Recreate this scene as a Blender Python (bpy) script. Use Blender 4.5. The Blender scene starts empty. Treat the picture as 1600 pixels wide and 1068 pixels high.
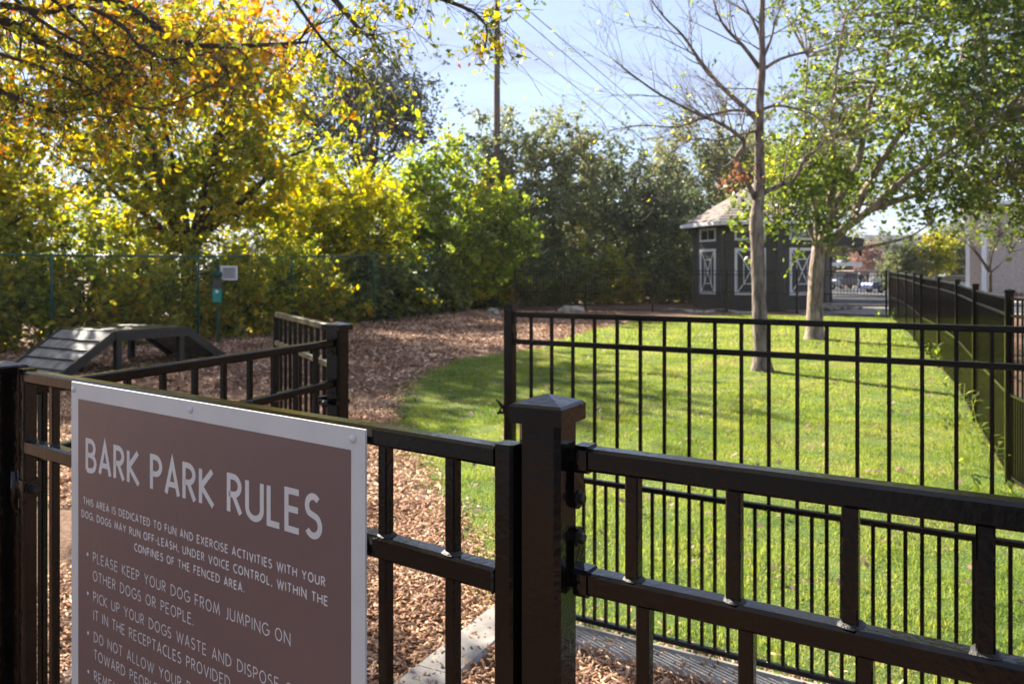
import bpy, math, random
import numpy as np
from mathutils import Vector, Matrix

R = math.radians
random.seed(7)
RNG = np.random.default_rng(7)
SC = bpy.context.scene
COL = SC.collection

# ------------------------------------------------------------------ camera
EYE, FPX = 1.70, 1244.0          # eye height; focal length in pixels of a 1600 wide picture
cam_data = bpy.data.cameras.new("camera")
cam = bpy.data.objects.new("camera", cam_data)
COL.objects.link(cam)
cam.location = (0, 0, EYE)
cam.rotation_euler = (R(90), 0, 0)
cam_data.sensor_width = 36.0
cam_data.lens = 36.0 * FPX / 1600.0
cam_data.shift_y = (427 - 534) / 1600.0
cam_data.clip_start = 0.05
cam_data.clip_end = 2000
cam_data.dof.use_dof = True
cam_data.dof.focus_distance = 0.98
cam_data.dof.aperture_fstop = 11
cam_data.dof.aperture_blades = 7
SC.camera = cam

# ------------------------------------------------------------------ sky and sun
SUN_AZ = (-0.61, 0.79)           # horizontal direction towards the sun
SUN_EL = R(33)
world = bpy.data.worlds.new("World")
SC.world = world
world.use_nodes = True
nt = world.node_tree
nt.nodes.clear()
w_out = nt.nodes.new("ShaderNodeOutputWorld")
w_bg = nt.nodes.new("ShaderNodeBackground")
w_bg.inputs["Strength"].default_value = 0.088
sky = nt.nodes.new("ShaderNodeTexSky")
sky.sky_type = 'NISHITA'
sky.sun_disc = False
sky.sun_elevation = SUN_EL
sky.sun_rotation = math.atan2(SUN_AZ[0], SUN_AZ[1])
sky.air_density = 1.0
sky.dust_density = 0.2
sky.ozone_density = 2.5
tc = nt.nodes.new("ShaderNodeTexCoord")
mp = nt.nodes.new("ShaderNodeMapping")
mp.inputs["Scale"].default_value = (1.6, 1.6, 8.0)
mp.inputs["Rotation"].default_value = (0.15, 0.25, 0.4)
cn = nt.nodes.new("ShaderNodeTexNoise")
cn.inputs["Scale"].default_value = 2.6
cn.inputs["Detail"].default_value = 9
cn.inputs["Roughness"].default_value = 0.62
cn.inputs["Distortion"].default_value = 0.5
cr = nt.nodes.new("ShaderNodeValToRGB")
cr.color_ramp.elements[0].position = 0.46
cr.color_ramp.elements[0].color = (0.70, 0.70, 0.70, 1)
cr.color_ramp.elements[1].position = 0.74
cr.color_ramp.elements[1].color = (0.96, 0.96, 0.96, 1)
cm = nt.nodes.new("ShaderNodeMixRGB")
cm.inputs["Color2"].default_value = (1.65, 1.80, 2.5, 1)
nt.links.new(tc.outputs["Generated"], mp.inputs["Vector"])
nt.links.new(mp.outputs["Vector"], cn.inputs["Vector"])
nt.links.new(cn.outputs["Fac"], cr.inputs["Fac"])
nt.links.new(cr.outputs["Color"], cm.inputs["Fac"])
nt.links.new(sky.outputs["Color"], cm.inputs["Color1"])
nt.links.new(cm.outputs["Color"], w_bg.inputs["Color"])
nt.links.new(w_bg.outputs["Background"], w_out.inputs["Surface"])

sun_data = bpy.data.lights.new("sun", 'SUN')
sun_data.energy = 5.0
sun_data.angle = R(0.6)
sun_data.color = (1.0, 0.90, 0.76)
sun = bpy.data.objects.new("sun", sun_data)
COL.objects.link(sun)
to_sun = Vector((SUN_AZ[0] * math.cos(SUN_EL), SUN_AZ[1] * math.cos(SUN_EL), math.sin(SUN_EL)))
sun.rotation_euler = to_sun.to_track_quat('Z', 'Y').to_euler()
sun.location = (-20, 30, 40)

SC.view_settings.view_transform = 'Standard'
SC.view_settings.look = 'None'
SC.view_settings.exposure = 2.0
SC.view_settings.gamma = 1.0
SC.view_settings.use_curve_mapping = False
SC.cycles.max_bounces = 8
SC.cycles.transparent_max_bounces = 8
SC.cycles.use_denoising = True

# ------------------------------------------------------------------ object helpers
def tag(o, label=None, cat=None, group=None, kind=None):
    if label: o["label"] = label
    if cat: o["category"] = cat
    if group: o["group"] = group
    if kind: o["kind"] = kind
    return o

def empty(name, loc=(0, 0, 0), rz=0.0, label=None, cat=None, group=None):
    o = bpy.data.objects.new(name, None)
    COL.objects.link(o)
    o.empty_display_size = 0.1
    o.location = loc
    o.rotation_euler = (0, 0, rz)
    return tag(o, label, cat, group)

def link_mesh(name, me, mat, parent=None):
    o = bpy.data.objects.new(name, me)
    COL.objects.link(o)
    if mat is not None and len(me.materials) == 0:
        me.materials.append(mat)
    if parent is not None:
        o.parent = parent
    return o

def fast_mesh(name, V, F, smooth=False):
    """V (n,3), F (m,k) with one polygon size"""
    V = np.asarray(V, dtype=np.float32); F = np.asarray(F, dtype=np.int32)
    me = bpy.data.meshes.new(name)
    me.vertices.add(len(V)); me.vertices.foreach_set("co", V.ravel())
    k = F.shape[1]
    me.loops.add(F.size); me.loops.foreach_set("vertex_index", F.ravel())
    me.polygons.add(len(F))
    me.polygons.foreach_set("loop_start", np.arange(len(F), dtype=np.int32) * k)
    if smooth:
        me.polygons.foreach_set("use_smooth", np.ones(len(F), dtype=bool))
    me.update(calc_edges=True)
    return me

class MB:
    def __init__(s):
        s.v = []; s.f = []; s.sm = []
    def add(s, vs, fs, smooth=False):
        b = len(s.v)
        s.v += [tuple(p) for p in vs]
        for f in fs:
            s.f.append(tuple(b + i for i in f)); s.sm.append(smooth)
    def box(s, c, d, rz=0.0, M=None):
        """centre, full sizes"""
        x, y, z = d[0] / 2, d[1] / 2, d[2] / 2
        if M is None: M = Matrix.Rotation(rz, 3, 'Z')
        c = Vector(c)
        vs = [c + M @ Vector((i * x, j * y, k * z)) for k in (-1, 1) for j in (-1, 1) for i in (-1, 1)]
        s.add(vs, [(0, 2, 3, 1), (4, 5, 7, 6), (0, 1, 5, 4), (2, 6, 7, 3), (0, 4, 6, 2), (1, 3, 7, 5)])
    def beam(s, a, b, w, h):
        """box from a to b, w horizontal, h vertical, chamfered"""
        a = Vector(a); b = Vector(b)
        d = (b - a); L = d.length; d = d / L
        up = Vector((0, 0, 1)) if abs(d.z) < .9 else Vector((0, 1, 0))
        side = d.cross(up).normalized(); upv = side.cross(d).normalized()
        c = min(w, h) * .14
        prof = [(-w/2 + c, -h/2), (w/2 - c, -h/2), (w/2, -h/2 + c), (w/2, h/2 - c), (w/2 - c, h/2), (-w/2 + c, h/2), (-w/2, h/2 - c), (-w/2, -h/2 + c)]
        vs = [a + side * p + upv * q for p, q in prof] + [b + side * p + upv * q for p, q in prof]
        fs = [(i, (i + 1) % 8, 8 + (i + 1) % 8, 8 + i) for i in range(8)]
        fs += [tuple(reversed(range(8))), tuple(range(8, 16))]
        s.add(vs, fs)
    def post(s, x, y, z0, z1, w, rz):
        c = w * .12; h = w / 2
        prof = [(-h + c, -h), (h - c, -h), (h, -h + c), (h, h - c), (h - c, h), (-h + c, h), (-h, h - c), (-h, -h + c)]
        M = Matrix.Rotation(rz, 3, 'Z')
        vs = []
        for z in (z0, z1):
            for p, q in prof:
                t = M @ Vector((p, q, 0)); vs.append((x + t.x, y + t.y, z))
        fs = [(i, (i + 1) % 8, 8 + (i + 1) % 8, 8 + i) for i in range(8)] + [tuple(reversed(range(8))), tuple(range(8, 16))]
        s.add(vs, fs)
    def rings(s, prof, c, n=12, rz=0.0, smooth=True, axis=(0, 0, 1), cap=True):
        """lathe: prof list of (radius, height) along axis"""
        ax = Vector(axis).normalized()
        q = Vector((0, 0, 1)).rotation_difference(ax).to_matrix()
        c = Vector(c); vs = []
        for r, z in prof:
            for i in range(n):
                a = rz + 2 * math.pi * i / n
                vs.append(c + q @ Vector((r * math.cos(a), r * math.sin(a), z)))
        fs = []
        for k in range(len(prof) - 1):
            for i in range(n):
                j = (i + 1) % n
                fs.append((k * n + i, k * n + j, (k + 1) * n + j, (k + 1) * n + i))
        if cap:
            fs.append(tuple(reversed(range(n)))); fs.append(tuple((len(prof) - 1) * n + i for i in range(n)))
        s.add(vs, fs, smooth)
    def tube(s, pts, rad, n=6, smooth=True):
        pts = [Vector(p) for p in pts]
        if not hasattr(rad, '__len__'): rad = [rad] * len(pts)
        vs = []
        ref = Vector((0.31, 0.17, 0.93)).normalized()
        for i, p in enumerate(pts):
            d = (pts[min(i + 1, len(pts) - 1)] - pts[max(i - 1, 0)])
            if d.length < 1e-9: d = Vector((0, 0, 1))
            d.normalize()
            if abs(d.dot(ref)) > .97: rf = Vector((1, 0, 0))
            else: rf = ref
            u = d.cross(rf).normalized(); w = u.cross(d)
            for k in range(n):
                a = 2 * math.pi * k / n
                vs.append(p + (u * math.cos(a) + w * math.sin(a)) * rad[i])
        fs = []
        for i in range(len(pts) - 1):
            for k in range(n):
                j = (k + 1) % n
                fs.append((i * n + k, i * n + j, (i + 1) * n + j, (i + 1) * n + k))
        fs.append(tuple(reversed(range(n)))); fs.append(tuple((len(pts) - 1) * n + k for k in range(n)))
        s.add(vs, fs, smooth)
    def poly(s, pts):
        s.add(pts, [tuple(range(len(pts)))])
    def mesh(s, name):
        me = bpy.data.meshes.new(name)
        me.from_pydata(s.v, [], s.f)
        me.polygons.foreach_set("use_smooth", s.sm)
        me.update()
        return me
    def build(s, name, mat, parent=None, loc=None):
        o = link_mesh(name, s.mesh(name), mat, parent)
        if loc is not None: o.location = loc
        return o

# ------------------------------------------------------------------ materials
def ramp(nt, stops):
    n = nt.nodes.new("ShaderNodeValToRGB")
    e = n.color_ramp.elements
    while len(e) < len(stops): e.new(0.5)
    for i, (p, c) in enumerate(stops):
        e[i].position = p; e[i].color = (*c, 1)
    return n

def new_mat(name):
    m = bpy.data.materials.new(name); m.use_nodes = True
    t = m.node_tree; b = t.nodes["Principled BSDF"]
    return m, t, b

def noise(t, scale, detail=4, rough=.55, coord="Object", vec=None, scl=None, dist=0):
    n = t.nodes.new("ShaderNodeTexNoise")
    n.inputs["Scale"].default_value = scale; n.inputs["Detail"].default_value = detail
    n.inputs["Roughness"].default_value = rough; n.inputs["Distortion"].default_value = dist
    if vec is None:
        c = t.nodes.new("ShaderNodeTexCoord"); vec = c.outputs[coord]
    if scl is not None:
        mpn = t.nodes.new("ShaderNodeMapping"); mpn.inputs["Scale"].default_value = scl
        t.links.new(vec, mpn.inputs["Vector"]); vec = mpn.outputs["Vector"]
    t.links.new(vec, n.inputs["Vector"])
    return n

def bump(t, b, src, strength=.3, dist=.01):
    n = t.nodes.new("ShaderNodeBump")
    n.inputs["Strength"].default_value = strength; n.inputs["Distance"].default_value = dist
    t.links.new(src, n.inputs["Height"]); t.links.new(n.outputs["Normal"], b.inputs["Normal"])

def mat_noise(name, c1, c2, scale=5, rough=.8, bump_s=.3, bump_d=.01, bscale=None, detail=5, scl=None, spec=.3, metal=0):
    m, t, b = new_mat(name)
    n = noise(t, scale, detail, scl=scl)
    r = ramp(t, [(.35, c1), (.68, c2)])
    t.links.new(n.outputs["Fac"], r.inputs["Fac"]); t.links.new(r.outputs["Color"], b.inputs["Base Color"])
    b.inputs["Roughness"].default_value = rough
    b.inputs["Specular IOR Level"].default_value = spec
    b.inputs["Metallic"].default_value = metal
    if bump_s:
        n2 = noise(t, bscale or scale * 4, 6, scl=scl); bump(t, b, n2.outputs["Fac"], bump_s, bump_d)
    return m

def mat_black_metal(name, rough=.05, peel=.22):
    m, t, b = new_mat(name)
    n = noise(t, 7, 5)
    r = ramp(t, [(.3, (.0030, .0024, .0021)), (.7, (.0062, .0046, .0038))])
    t.links.new(n.outputs["Fac"], r.inputs["Fac"]); t.links.new(r.outputs["Color"], b.inputs["Base Color"])
    # dust and scuffs
    n3 = noise(t, 60, 6, .7)
    rr = ramp(t, [(.45, (rough,) * 3), (.75, (rough + .11,) * 3)])
    t.links.new(n3.outputs["Fac"], rr.inputs["Fac"]); t.links.new(rr.outputs["Color"], b.inputs["Roughness"])
    b.inputs["Specular IOR Level"].default_value = .42
    b.inputs["Coat Weight"].default_value = .0; b.inputs["Coat Roughness"].default_value = .1
    n2 = noise(t, 130, 3, .5); n4 = noise(t, 14, 3, .6)
    ad = t.nodes.new("ShaderNodeMath"); ad.operation = 'MULTIPLY_ADD'; ad.inputs[1].default_value = 2.2
    t.links.new(n4.outputs["Fac"], ad.inputs[0]); t.links.new(n2.outputs["Fac"], ad.inputs[2])
    bump(t, b, ad.outputs[0], peel, .0030)
    return m

def mat_leaf(name, stops, noise_stops=None, trans=.5, rough=.5, nscale=.35, spec=.35, zgrad=None, gray=0):
    """per leaf random colour (random per island) shifted by a slow noise over the crown"""
    m, t, b = new_mat(name)
    g = t.nodes.new("ShaderNodeNewGeometry")
    n = noise(t, nscale, 3)
    mx = t.nodes.new("ShaderNodeMath"); mx.operation = 'MULTIPLY_ADD'
    mx.inputs[1].default_value = 1.6; mx.inputs[2].default_value = -.8
    t.links.new(n.outputs["Fac"], mx.inputs[0])
    ad = t.nodes.new("ShaderNodeMath"); ad.operation = 'MULTIPLY_ADD'; ad.inputs[1].default_value = .75
    t.links.new(g.outputs["Random Per Island"], ad.inputs[0])
    ad2 = t.nodes.new("ShaderNodeMath"); ad2.operation = 'ADD'; ad2.inputs[1].default_value = .12
    t.links.new(mx.outputs[0], ad2.inputs[0]); t.links.new(ad2.outputs[0], ad.inputs[2])
    last = ad.outputs[0]
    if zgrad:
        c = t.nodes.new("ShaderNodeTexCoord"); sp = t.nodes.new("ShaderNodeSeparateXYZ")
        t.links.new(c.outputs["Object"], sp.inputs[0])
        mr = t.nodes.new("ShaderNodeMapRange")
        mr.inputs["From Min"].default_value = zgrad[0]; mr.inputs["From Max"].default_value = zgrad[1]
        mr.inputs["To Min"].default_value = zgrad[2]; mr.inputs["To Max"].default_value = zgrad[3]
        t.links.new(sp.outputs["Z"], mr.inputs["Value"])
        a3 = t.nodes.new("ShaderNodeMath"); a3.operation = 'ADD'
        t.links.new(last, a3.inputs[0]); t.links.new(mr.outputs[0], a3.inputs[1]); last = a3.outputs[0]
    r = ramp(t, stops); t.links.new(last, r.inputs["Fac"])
    t.links.new(r.outputs["Color"], b.inputs["Base Color"])
    b.inputs["Roughness"].default_value = rough; b.inputs["Specular IOR Level"].default_value = spec
    tr = t.nodes.new("ShaderNodeBsdfTranslucent")
    hs = t.nodes.new("ShaderNodeHueSaturation"); hs.inputs["Saturation"].default_value = 1.12; hs.inputs["Value"].default_value = 1.8
    t.links.new(r.outputs["Color"], hs.inputs["Color"]); t.links.new(hs.outputs["Color"], tr.inputs["Color"])
    mix = t.nodes.new("ShaderNodeMixShader"); mix.inputs["Fac"].default_value = trans
    t.links.new(b.outputs[0], mix.inputs[1]); t.links.new(tr.outputs[0], mix.inputs[2])
    t.links.new(mix.outputs[0], t.nodes["Material Output"].inputs["Surface"])
    return m

M = {}
M['fence'] = mat_black_metal('black_powder_coat')
M['fence_far'] = mat_black_metal('weathered_black_coat', .38, .1)
M['moss_reflect'] = mat_noise('moss_reflect_metal', (.022, .018, .012), (.26, .22, .10), 16, .55, .5, .002, 60, spec=.5)  # moss plus yellow foliage reflection painted into the olive colour
M['steel'] = mat_noise('bolt_steel', (.02, .018, .017), (.05, .046, .042), 60, .35, .2, .001, metal=.6)
M['weld'] = mat_noise('weld_bead', (.008, .007, .006), (.03, .026, .023), 90, .5, .8, .002, spec=.35)
M['bark_dark'] = mat_noise('dark_bark', (.030, .022, .017), (.085, .062, .046), 6, .9, .8, .02, 30, scl=(1, 1, .35))
M['bark_grey'] = mat_noise('grey_bark', (.085, .066, .056), (.36, .29, .245), 13, .9, 1.0, .05, 30, scl=(1, 1, .28))
M['bark_pale'] = mat_noise('pale_bark', (.12, .088, .070), (.46, .36, .29), 10, .85, 1.0, .05, 26, scl=(1, 1, .28))
M['mulch'] = mat_noise('mulch_bed', (.08, .043, .027), (.27, .155, .095), 42, .95, 1.0, .03, 70, detail=8)
M['soil_grass'] = mat_noise('lawn_soil', (.035, .075, .012), (.10, .16, .03), 3, .95, .8, .02, 60, detail=8)
M['concrete'] = mat_noise('concrete', (.24, .225, .205), (.38, .36, .33), 9, .85, .4, .004, 120, detail=9)
M['asphalt'] = mat_noise('asphalt', (.045, .047, .052), (.075, .077, .083), 3, .85, .3, .005, 120)
M['gravel'] = mat_noise('gravel_bed', (.22, .20, .18), (.50, .47, .43), 14, .9, 1.0, .03, 40, detail=8)
M['rock'] = mat_noise('pale_limestone', (.24, .20, .155), (.50, .45, .39), 4, .9, .9, .03, 14)
M['wood_pole'] = mat_noise('pole_wood', (.075, .055, .045), (.17, .13, .11), 2.5, .9, .5, .01, 14, scl=(3, 3, .25))
M['siding'] = mat_noise('dark_grey_siding', (.060, .055, .050), (.082, .075, .069), 6, .75, .3, .003, 60, scl=(.3, .3, 3))
M['white_trim'] = mat_noise('white_trim', (.72, .72, .70), (.82, .82, .80), 5, .55, .1, .002, 40)
M['shingle'] = mat_noise('roof_shingles', (.19, .16, .14), (.33, .285, .25), 9, .95, .9, .02, 26, scl=(1, 1, 2))
M['dark_wood'] = mat_noise('black_painted_wood', (.014, .013, .012), (.030, .027, .026), 5, .42, .5, .003, 30, scl=(4, 4, 1), spec=.5)
M['ramp_sunlit'] = mat_noise('worn_sunlit_board', (.12, .115, .11), (.38, .365, .35), 6, .36, .5, .004, 50, spec=.5)  # wear and pale sun patches painted into the board colour
M['green_pipe'] = mat_noise('green_vinyl', (.008, .07, .055), (.014, .10, .08), 8, .4, .1, .001, 40, spec=.5)
M['green_plastic'] = mat_noise('teal_plastic', (.006, .22, .17), (.01, .27, .21), 8, .35, .1, .001, 40, spec=.5)
M['dark_green_plastic'] = mat_noise('dark_green_plastic', (.01, .055, .04), (.015, .075, .055), 8, .35, .1, .001, 40)
M['grey_sign'] = mat_noise('grey_sign_face', (.36, .36, .36), (.44, .44, .44), 8, .5, .05, .001, 40)
M['wire'] = mat_noise('power_line', (.05, .055, .065), (.08, .085, .10), 3, .6, 0)
M['glass'] = None
m, t, b = new_mat('window_glass'); b.inputs["Base Color"].default_value = (.012, .012, .014, 1); b.inputs["Roughness"].default_value = .12; b.inputs["Specular IOR Level"].default_value = .7
n = noise(t, 3, 2); bump(t, b, n.outputs["Fac"], .05, .01); M['glass'] = m
M['brick_wall'] = mat_noise('tan_masonry', (.40, .33, .29), (.52, .44, .39), 6, .9, .4, .01, 40)
M['house_grey'] = mat_noise('blue_grey_siding', (.10, .11, .13), (.14, .15, .17), 3, .8, .1)
M['tan_metal'] = mat_noise('tan_carport', (.42, .32, .26), (.55, .43, .36), 3, .6, .1)
M['pink'] = mat_noise('pink_tape', (.80, .08, .18), (.9, .12, .25), 9, .5, .1)

# printed sign
m, t, b = new_mat('sign_maroon')
n = noise(t, 1.5, 4); r = ramp(t, [(.3, (.165, .100, .092)), (.7, (.190, .116, .105))])
t.links.new(n.outputs["Fac"], r.inputs["Fac"]); t.links.new(r.outputs["Color"], b.inputs["Base Color"])
b.inputs["Roughness"].default_value = .38; b.inputs["Specular IOR Level"].default_value = .5
n2 = noise(t, 400, 2); bump(t, b, n2.outputs["Fac"], .04, .0005)
n3 = noise(t, 22, 8, .7); rr = ramp(t, [(.4, (.34,) * 3), (.8, (.52,) * 3)]); t.links.new(n3.outputs["Fac"], rr.inputs["Fac"]); t.links.new(rr.outputs["Color"], b.inputs["Roughness"])
M['maroon'] = m
M['sign_white'] = mat_noise('sign_white', (.60, .595, .575), (.66, .65, .63), 12, .42, .04, .0005, 300, detail=8, spec=.5)
M['sign_letter'] = mat_noise('sign_letter', (.64, .62, .60), (.70, .68, .66), 12, .42, 0)

# leaves
Y1, Y2, G1, G2, O1, O2 = (.50, .36, .03), (.38, .33, .035), (.10, .15, .02), (.20, .24, .03), (.55, .22, .03), (.45, .11, .02)
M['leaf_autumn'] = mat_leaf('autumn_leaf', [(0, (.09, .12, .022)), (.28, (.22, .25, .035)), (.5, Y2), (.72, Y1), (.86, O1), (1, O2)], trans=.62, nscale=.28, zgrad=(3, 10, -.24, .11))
M['leaf_yellow'] = mat_leaf('yellow_green_leaf', [(0, (.07, .11, .016)), (.3, (.18, .21, .025)), (.6, (.38, .36, .04)), (.85, (.48, .42, .05)), (1, (.55, .33, .05))], trans=.6, nscale=.5)
M['leaf_lime'] = mat_leaf('lime_leaf', [(0, (.06, .10, .02)), (.4, (.13, .19, .03)), (.72, (.30, .34, .05)), (1, (.46, .38, .06))], trans=.58, nscale=.5)
M['leaf_oak'] = mat_leaf('dark_oak_leaf', [(0, (.025, .036, .030)), (.5, (.045, .062, .045)), (1, (.09, .105, .065))], trans=.2, nscale=.4)
M['leaf_olive'] = mat_leaf('olive_leaf', [(0, (.07, .09, .045)), (.5, (.15, .175, .08)), (.85, (.22, .22, .085)), (1, (.32, .22, .06))], trans=.42, nscale=.35)
M['leaf_olive_dark'] = mat_leaf('dark_olive_leaf', [(0, (.045, .065, .04)), (.5, (.09, .115, .06)), (.9, (.13, .15, .06)), (1, (.24, .18, .06))], trans=.4, nscale=.35)
M['leaf_brush'] = mat_leaf('underbrush_leaf', [(0, (.08, .11, .028)), (.4, (.18, .21, .04)), (.7, (.34, .33, .05)), (.9, (.50, .38, .05)), (1, (.45, .16, .03))], trans=.6, nscale=.6)
M['leaf_brush_dark'] = mat_leaf('dark_underbrush_leaf', [(0, (.05, .075, .03)), (.5, (.10, .13, .045)), (.85, (.20, .21, .05)), (1, (.26, .20, .04))], trans=.45, nscale=.6)
M['leaf_near'] = mat_leaf('overhanging_leaf', [(0, (.05, .08, .02)), (.35, (.13, .16, .03)), (.62, (.42, .38, .05)), (.9, (.55, .30, .04)), (1, (.45, .14, .02))], trans=.5, nscale=1.1, spec=.15)
M['leaf_pear'] = mat_leaf('glossy_green_leaf', [(0, (.045, .075, .018)), (.5, (.11, .155, .03)), (.85, (.24, .28, .05)), (1, (.42, .38, .08))], trans=.42, rough=.42, spec=.35, nscale=.5)
M['leaf_rust'] = mat_leaf('rust_leaf', [(0, (.17, .075, .045)), (1, (.33, .17, .11))], trans=.4)
M['leaf_bare'] = mat_leaf('rusty_twig_leaf', [(0, (.20, .12, .10)), (1, (.34, .22, .18))], trans=.3)
M['grass'] = mat_leaf('grass_blade', [(0, (.07, .125, .020)), (.35, (.175, .225, .036)), (.7, (.29, .32, .07)), (.92, (.32, .29, .11)), (1, (.38, .30, .16))], trans=.5, rough=.5, nscale=.9, spec=.25)
M['chips'] = mat_leaf('wood_chip', [(0, (.085, .042, .025)), (.3, (.29, .155, .088)), (.65, (.54, .33, .20)), (1, (.76, .56, .41))], trans=.02, rough=.85, nscale=.8, spec=.2)

# ------------------------------------------------------------------ terrain
def sstep(a, b, x):
    t = np.clip((x - a) / (b - a), 0, 1); return t * t * (3 - 2 * t)

def gz(x, y):
    x = np.asarray(x, dtype=float); y = np.asarray(y, dtype=float)
    up = .30 * np.clip((y - 8) / 21.0, 0, 1)
    up = up * (.15 + .85 * sstep(-9, -2, x))
    down = .30 * sstep(40, 70, y)
    return up - down * (.15 + .85 * sstep(-9, -2, x)) + 0.0

def gzf(x, y): return float(gz(x, y))

def at(px, py, D):
    """world point on the sight line of a photo pixel at depth D (used only to read off real positions)"""
    return Vector(((px - 800) / FPX * D, D, EYE - (py - 427) / FPX * D))

def grid_sheet(name, xs, ys, mat, dz=0.0, mask=None, zf=gz):
    X, Y = np.meshgrid(xs, ys)
    Z = zf(X, Y) + dz
    V = np.stack([X.ravel(), Y.ravel(), Z.ravel()], 1)
    nx, ny = len(xs), len(ys)
    i = np.arange(nx - 1)[None, :] + np.arange(ny - 1)[:, None] * nx
    F = np.stack([i, i + 1, i + nx + 1, i + nx], -1).reshape(-1, 4)
    if mask is not None:
        cx = (X[:-1, :-1] + X[1:, 1:]) / 2; cy = (Y[:-1, :-1] + Y[1:, 1:]) / 2
        F = F[mask(cx, cy).ravel()]
        used = np.unique(F); remap = -np.ones(len(V), int); remap[used] = np.arange(len(used))
        V = V[used]; F = remap[F]
    o = link_mesh(name, fast_mesh(name, V, F, True), mat)
    tag(o, kind='structure')
    return o

def in_poly(px, py, poly):
    inside = np.zeros(np.shape(px), bool)
    n = len(poly); j = n - 1
    for i in range(n):
        xi, yi = poly[i]; xj, yj = poly[j]
        c = ((yi > py) != (yj > py)) & (px < (xj - xi) * (py - yi) / (yj - yi + 1e-12) + xi)
        inside ^= c; j = i
    return inside

FDIR = Vector((.858, -.513)); FDIR.normalize()          # line of the front and middle fences
MIDP = Vector((-.01, 4.0))                               # latch post of the inner gate
MID_END = MIDP + FDIR * 4.45
HINGEP = Vector((-.615, 2.80))                           # hinge post of the inner gate
RIGHT = [(MID_END.x, MID_END.y), (3.30, 3.9), (4.06, 6.5), (5.24, 9.0), (6.35, 11.35), (7.35, 13.7), (8.2, 15.95), (9.25, 18.3), (10.3, 20.8), (11.3, 23.3), (12.2, 25.8)]
LAWN = [(MIDP.x, MIDP.y + .05)] + [(-.09, 4.47), (-.27, 5.25), (-.56, 6.35), (-.93, 7.75), (-1.28, 9.07), (-1.48, 10.55), (-1.43, 12.7), (-.96, 14.9), (.68, 16.8), (1.2, 18.7), (2.45, 21.8), (3.97, 24.7), (6.2, 26.6), (9, 27.2)] + list(reversed(RIGHT))

xs = np.concatenate([np.linspace(-300, -30, 16), np.linspace(-28, 34, 125), np.linspace(40, 300, 16)])
ys = np.concatenate([np.linspace(-60, -2, 15), np.linspace(0, 60, 121), np.linspace(65, 110, 16), np.linspace(130, 600, 14)])
grid_sheet('ground', xs, ys, M['mulch'], -.012)
grid_sheet('lawn', np.arange(-2, 13, .12), np.arange(1.2, 28, .12), M['soil_grass'], 0.0, lambda a, c: in_poly(a, c, LAWN))
road_mask = lambda a, c: (c > 33.2) & (a > 11.5 + 0 * c) & (c < 98)
grid_sheet('parking_lot', np.arange(11.5, 70, .9), np.arange(33.3, 98, .9), M['asphalt'], .012)
grid_sheet('gravel_bed', np.arange(10.2, 20.5, .4), np.arange(27.4, 33.3, .4), M['gravel'], .008)
grid_sheet('road', np.arange(13.0, 70, .9), np.arange(28.0, 33.2, .4), M['asphalt'], .016, lambda a, c: a > 13.6 + (c - 28) * .9)
# pale kerb between gravel and lot
kb = MB()
for i in range(18):
    x0 = 10.2 + i * 2.0
    kb.beam((x0, 33.25, gzf(x0, 33.25) + .05), (x0 + 1.98, 33.25, gzf(x0 + 2, 33.25) + .05), .16, .13)
tag(kb.build('kerb', M['concrete']), kind='structure')
# painted lines of the lot
pl = MB()
for i in range(6):
    y0 = 50 + i * 5.0
    pl.poly([(18, y0, gzf(20, y0) + .022), (60, y0, gzf(20, y0) + .022), (60, y0 + .12, gzf(20, y0) + .022), (18, y0 + .12, gzf(20, y0) + .022)])
tag(pl.build('painted_line', M['white_trim']), kind='structure')

grid_sheet('unseen_asphalt', np.arange(-40, 41, 1.0), np.arange(-59, 1.1, .5), M['asphalt'], .006, lambda a, c: (c < -2.6) | ((a < -4.6) & (c < .9)))  # unseen dark sheet added behind the camera to darken fence reflections
# concrete mow strips under the fences
def strip(a, b, w, z=.02):
    mb = MB()
    a = Vector(a); b = Vector(b)
    L = (b - a).length; d = (b - a) / L; n = max(2, int(L / 1.2))
    side = Vector((-d.y, d.x))
    for i in range(n):
        p = a + d * (L * i / n + .003); q = a + d * (L * (i + 1) / n - .003)
        mb.beam((p.x, p.y, z - .06), (q.x, q.y, z - .06), w, .12)
    o = mb.build('mow_strip', M['concrete']); tag(o, kind='structure')
OPEN_D = (MIDP - HINGEP).normalized()
strip(HINGEP - OPEN_D * .1, MIDP + OPEN_D * .05, .22)
FN = Vector((-FDIR.y, FDIR.x))  # away from camera
strip(MIDP - FN * .07 + FDIR * .13, MID_END - FN * .07, .20)

# ------------------------------------------------------------------ wood chips
def poly_path_dist_ok(x, y): return ~in_poly(x, y, LAWN)

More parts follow.
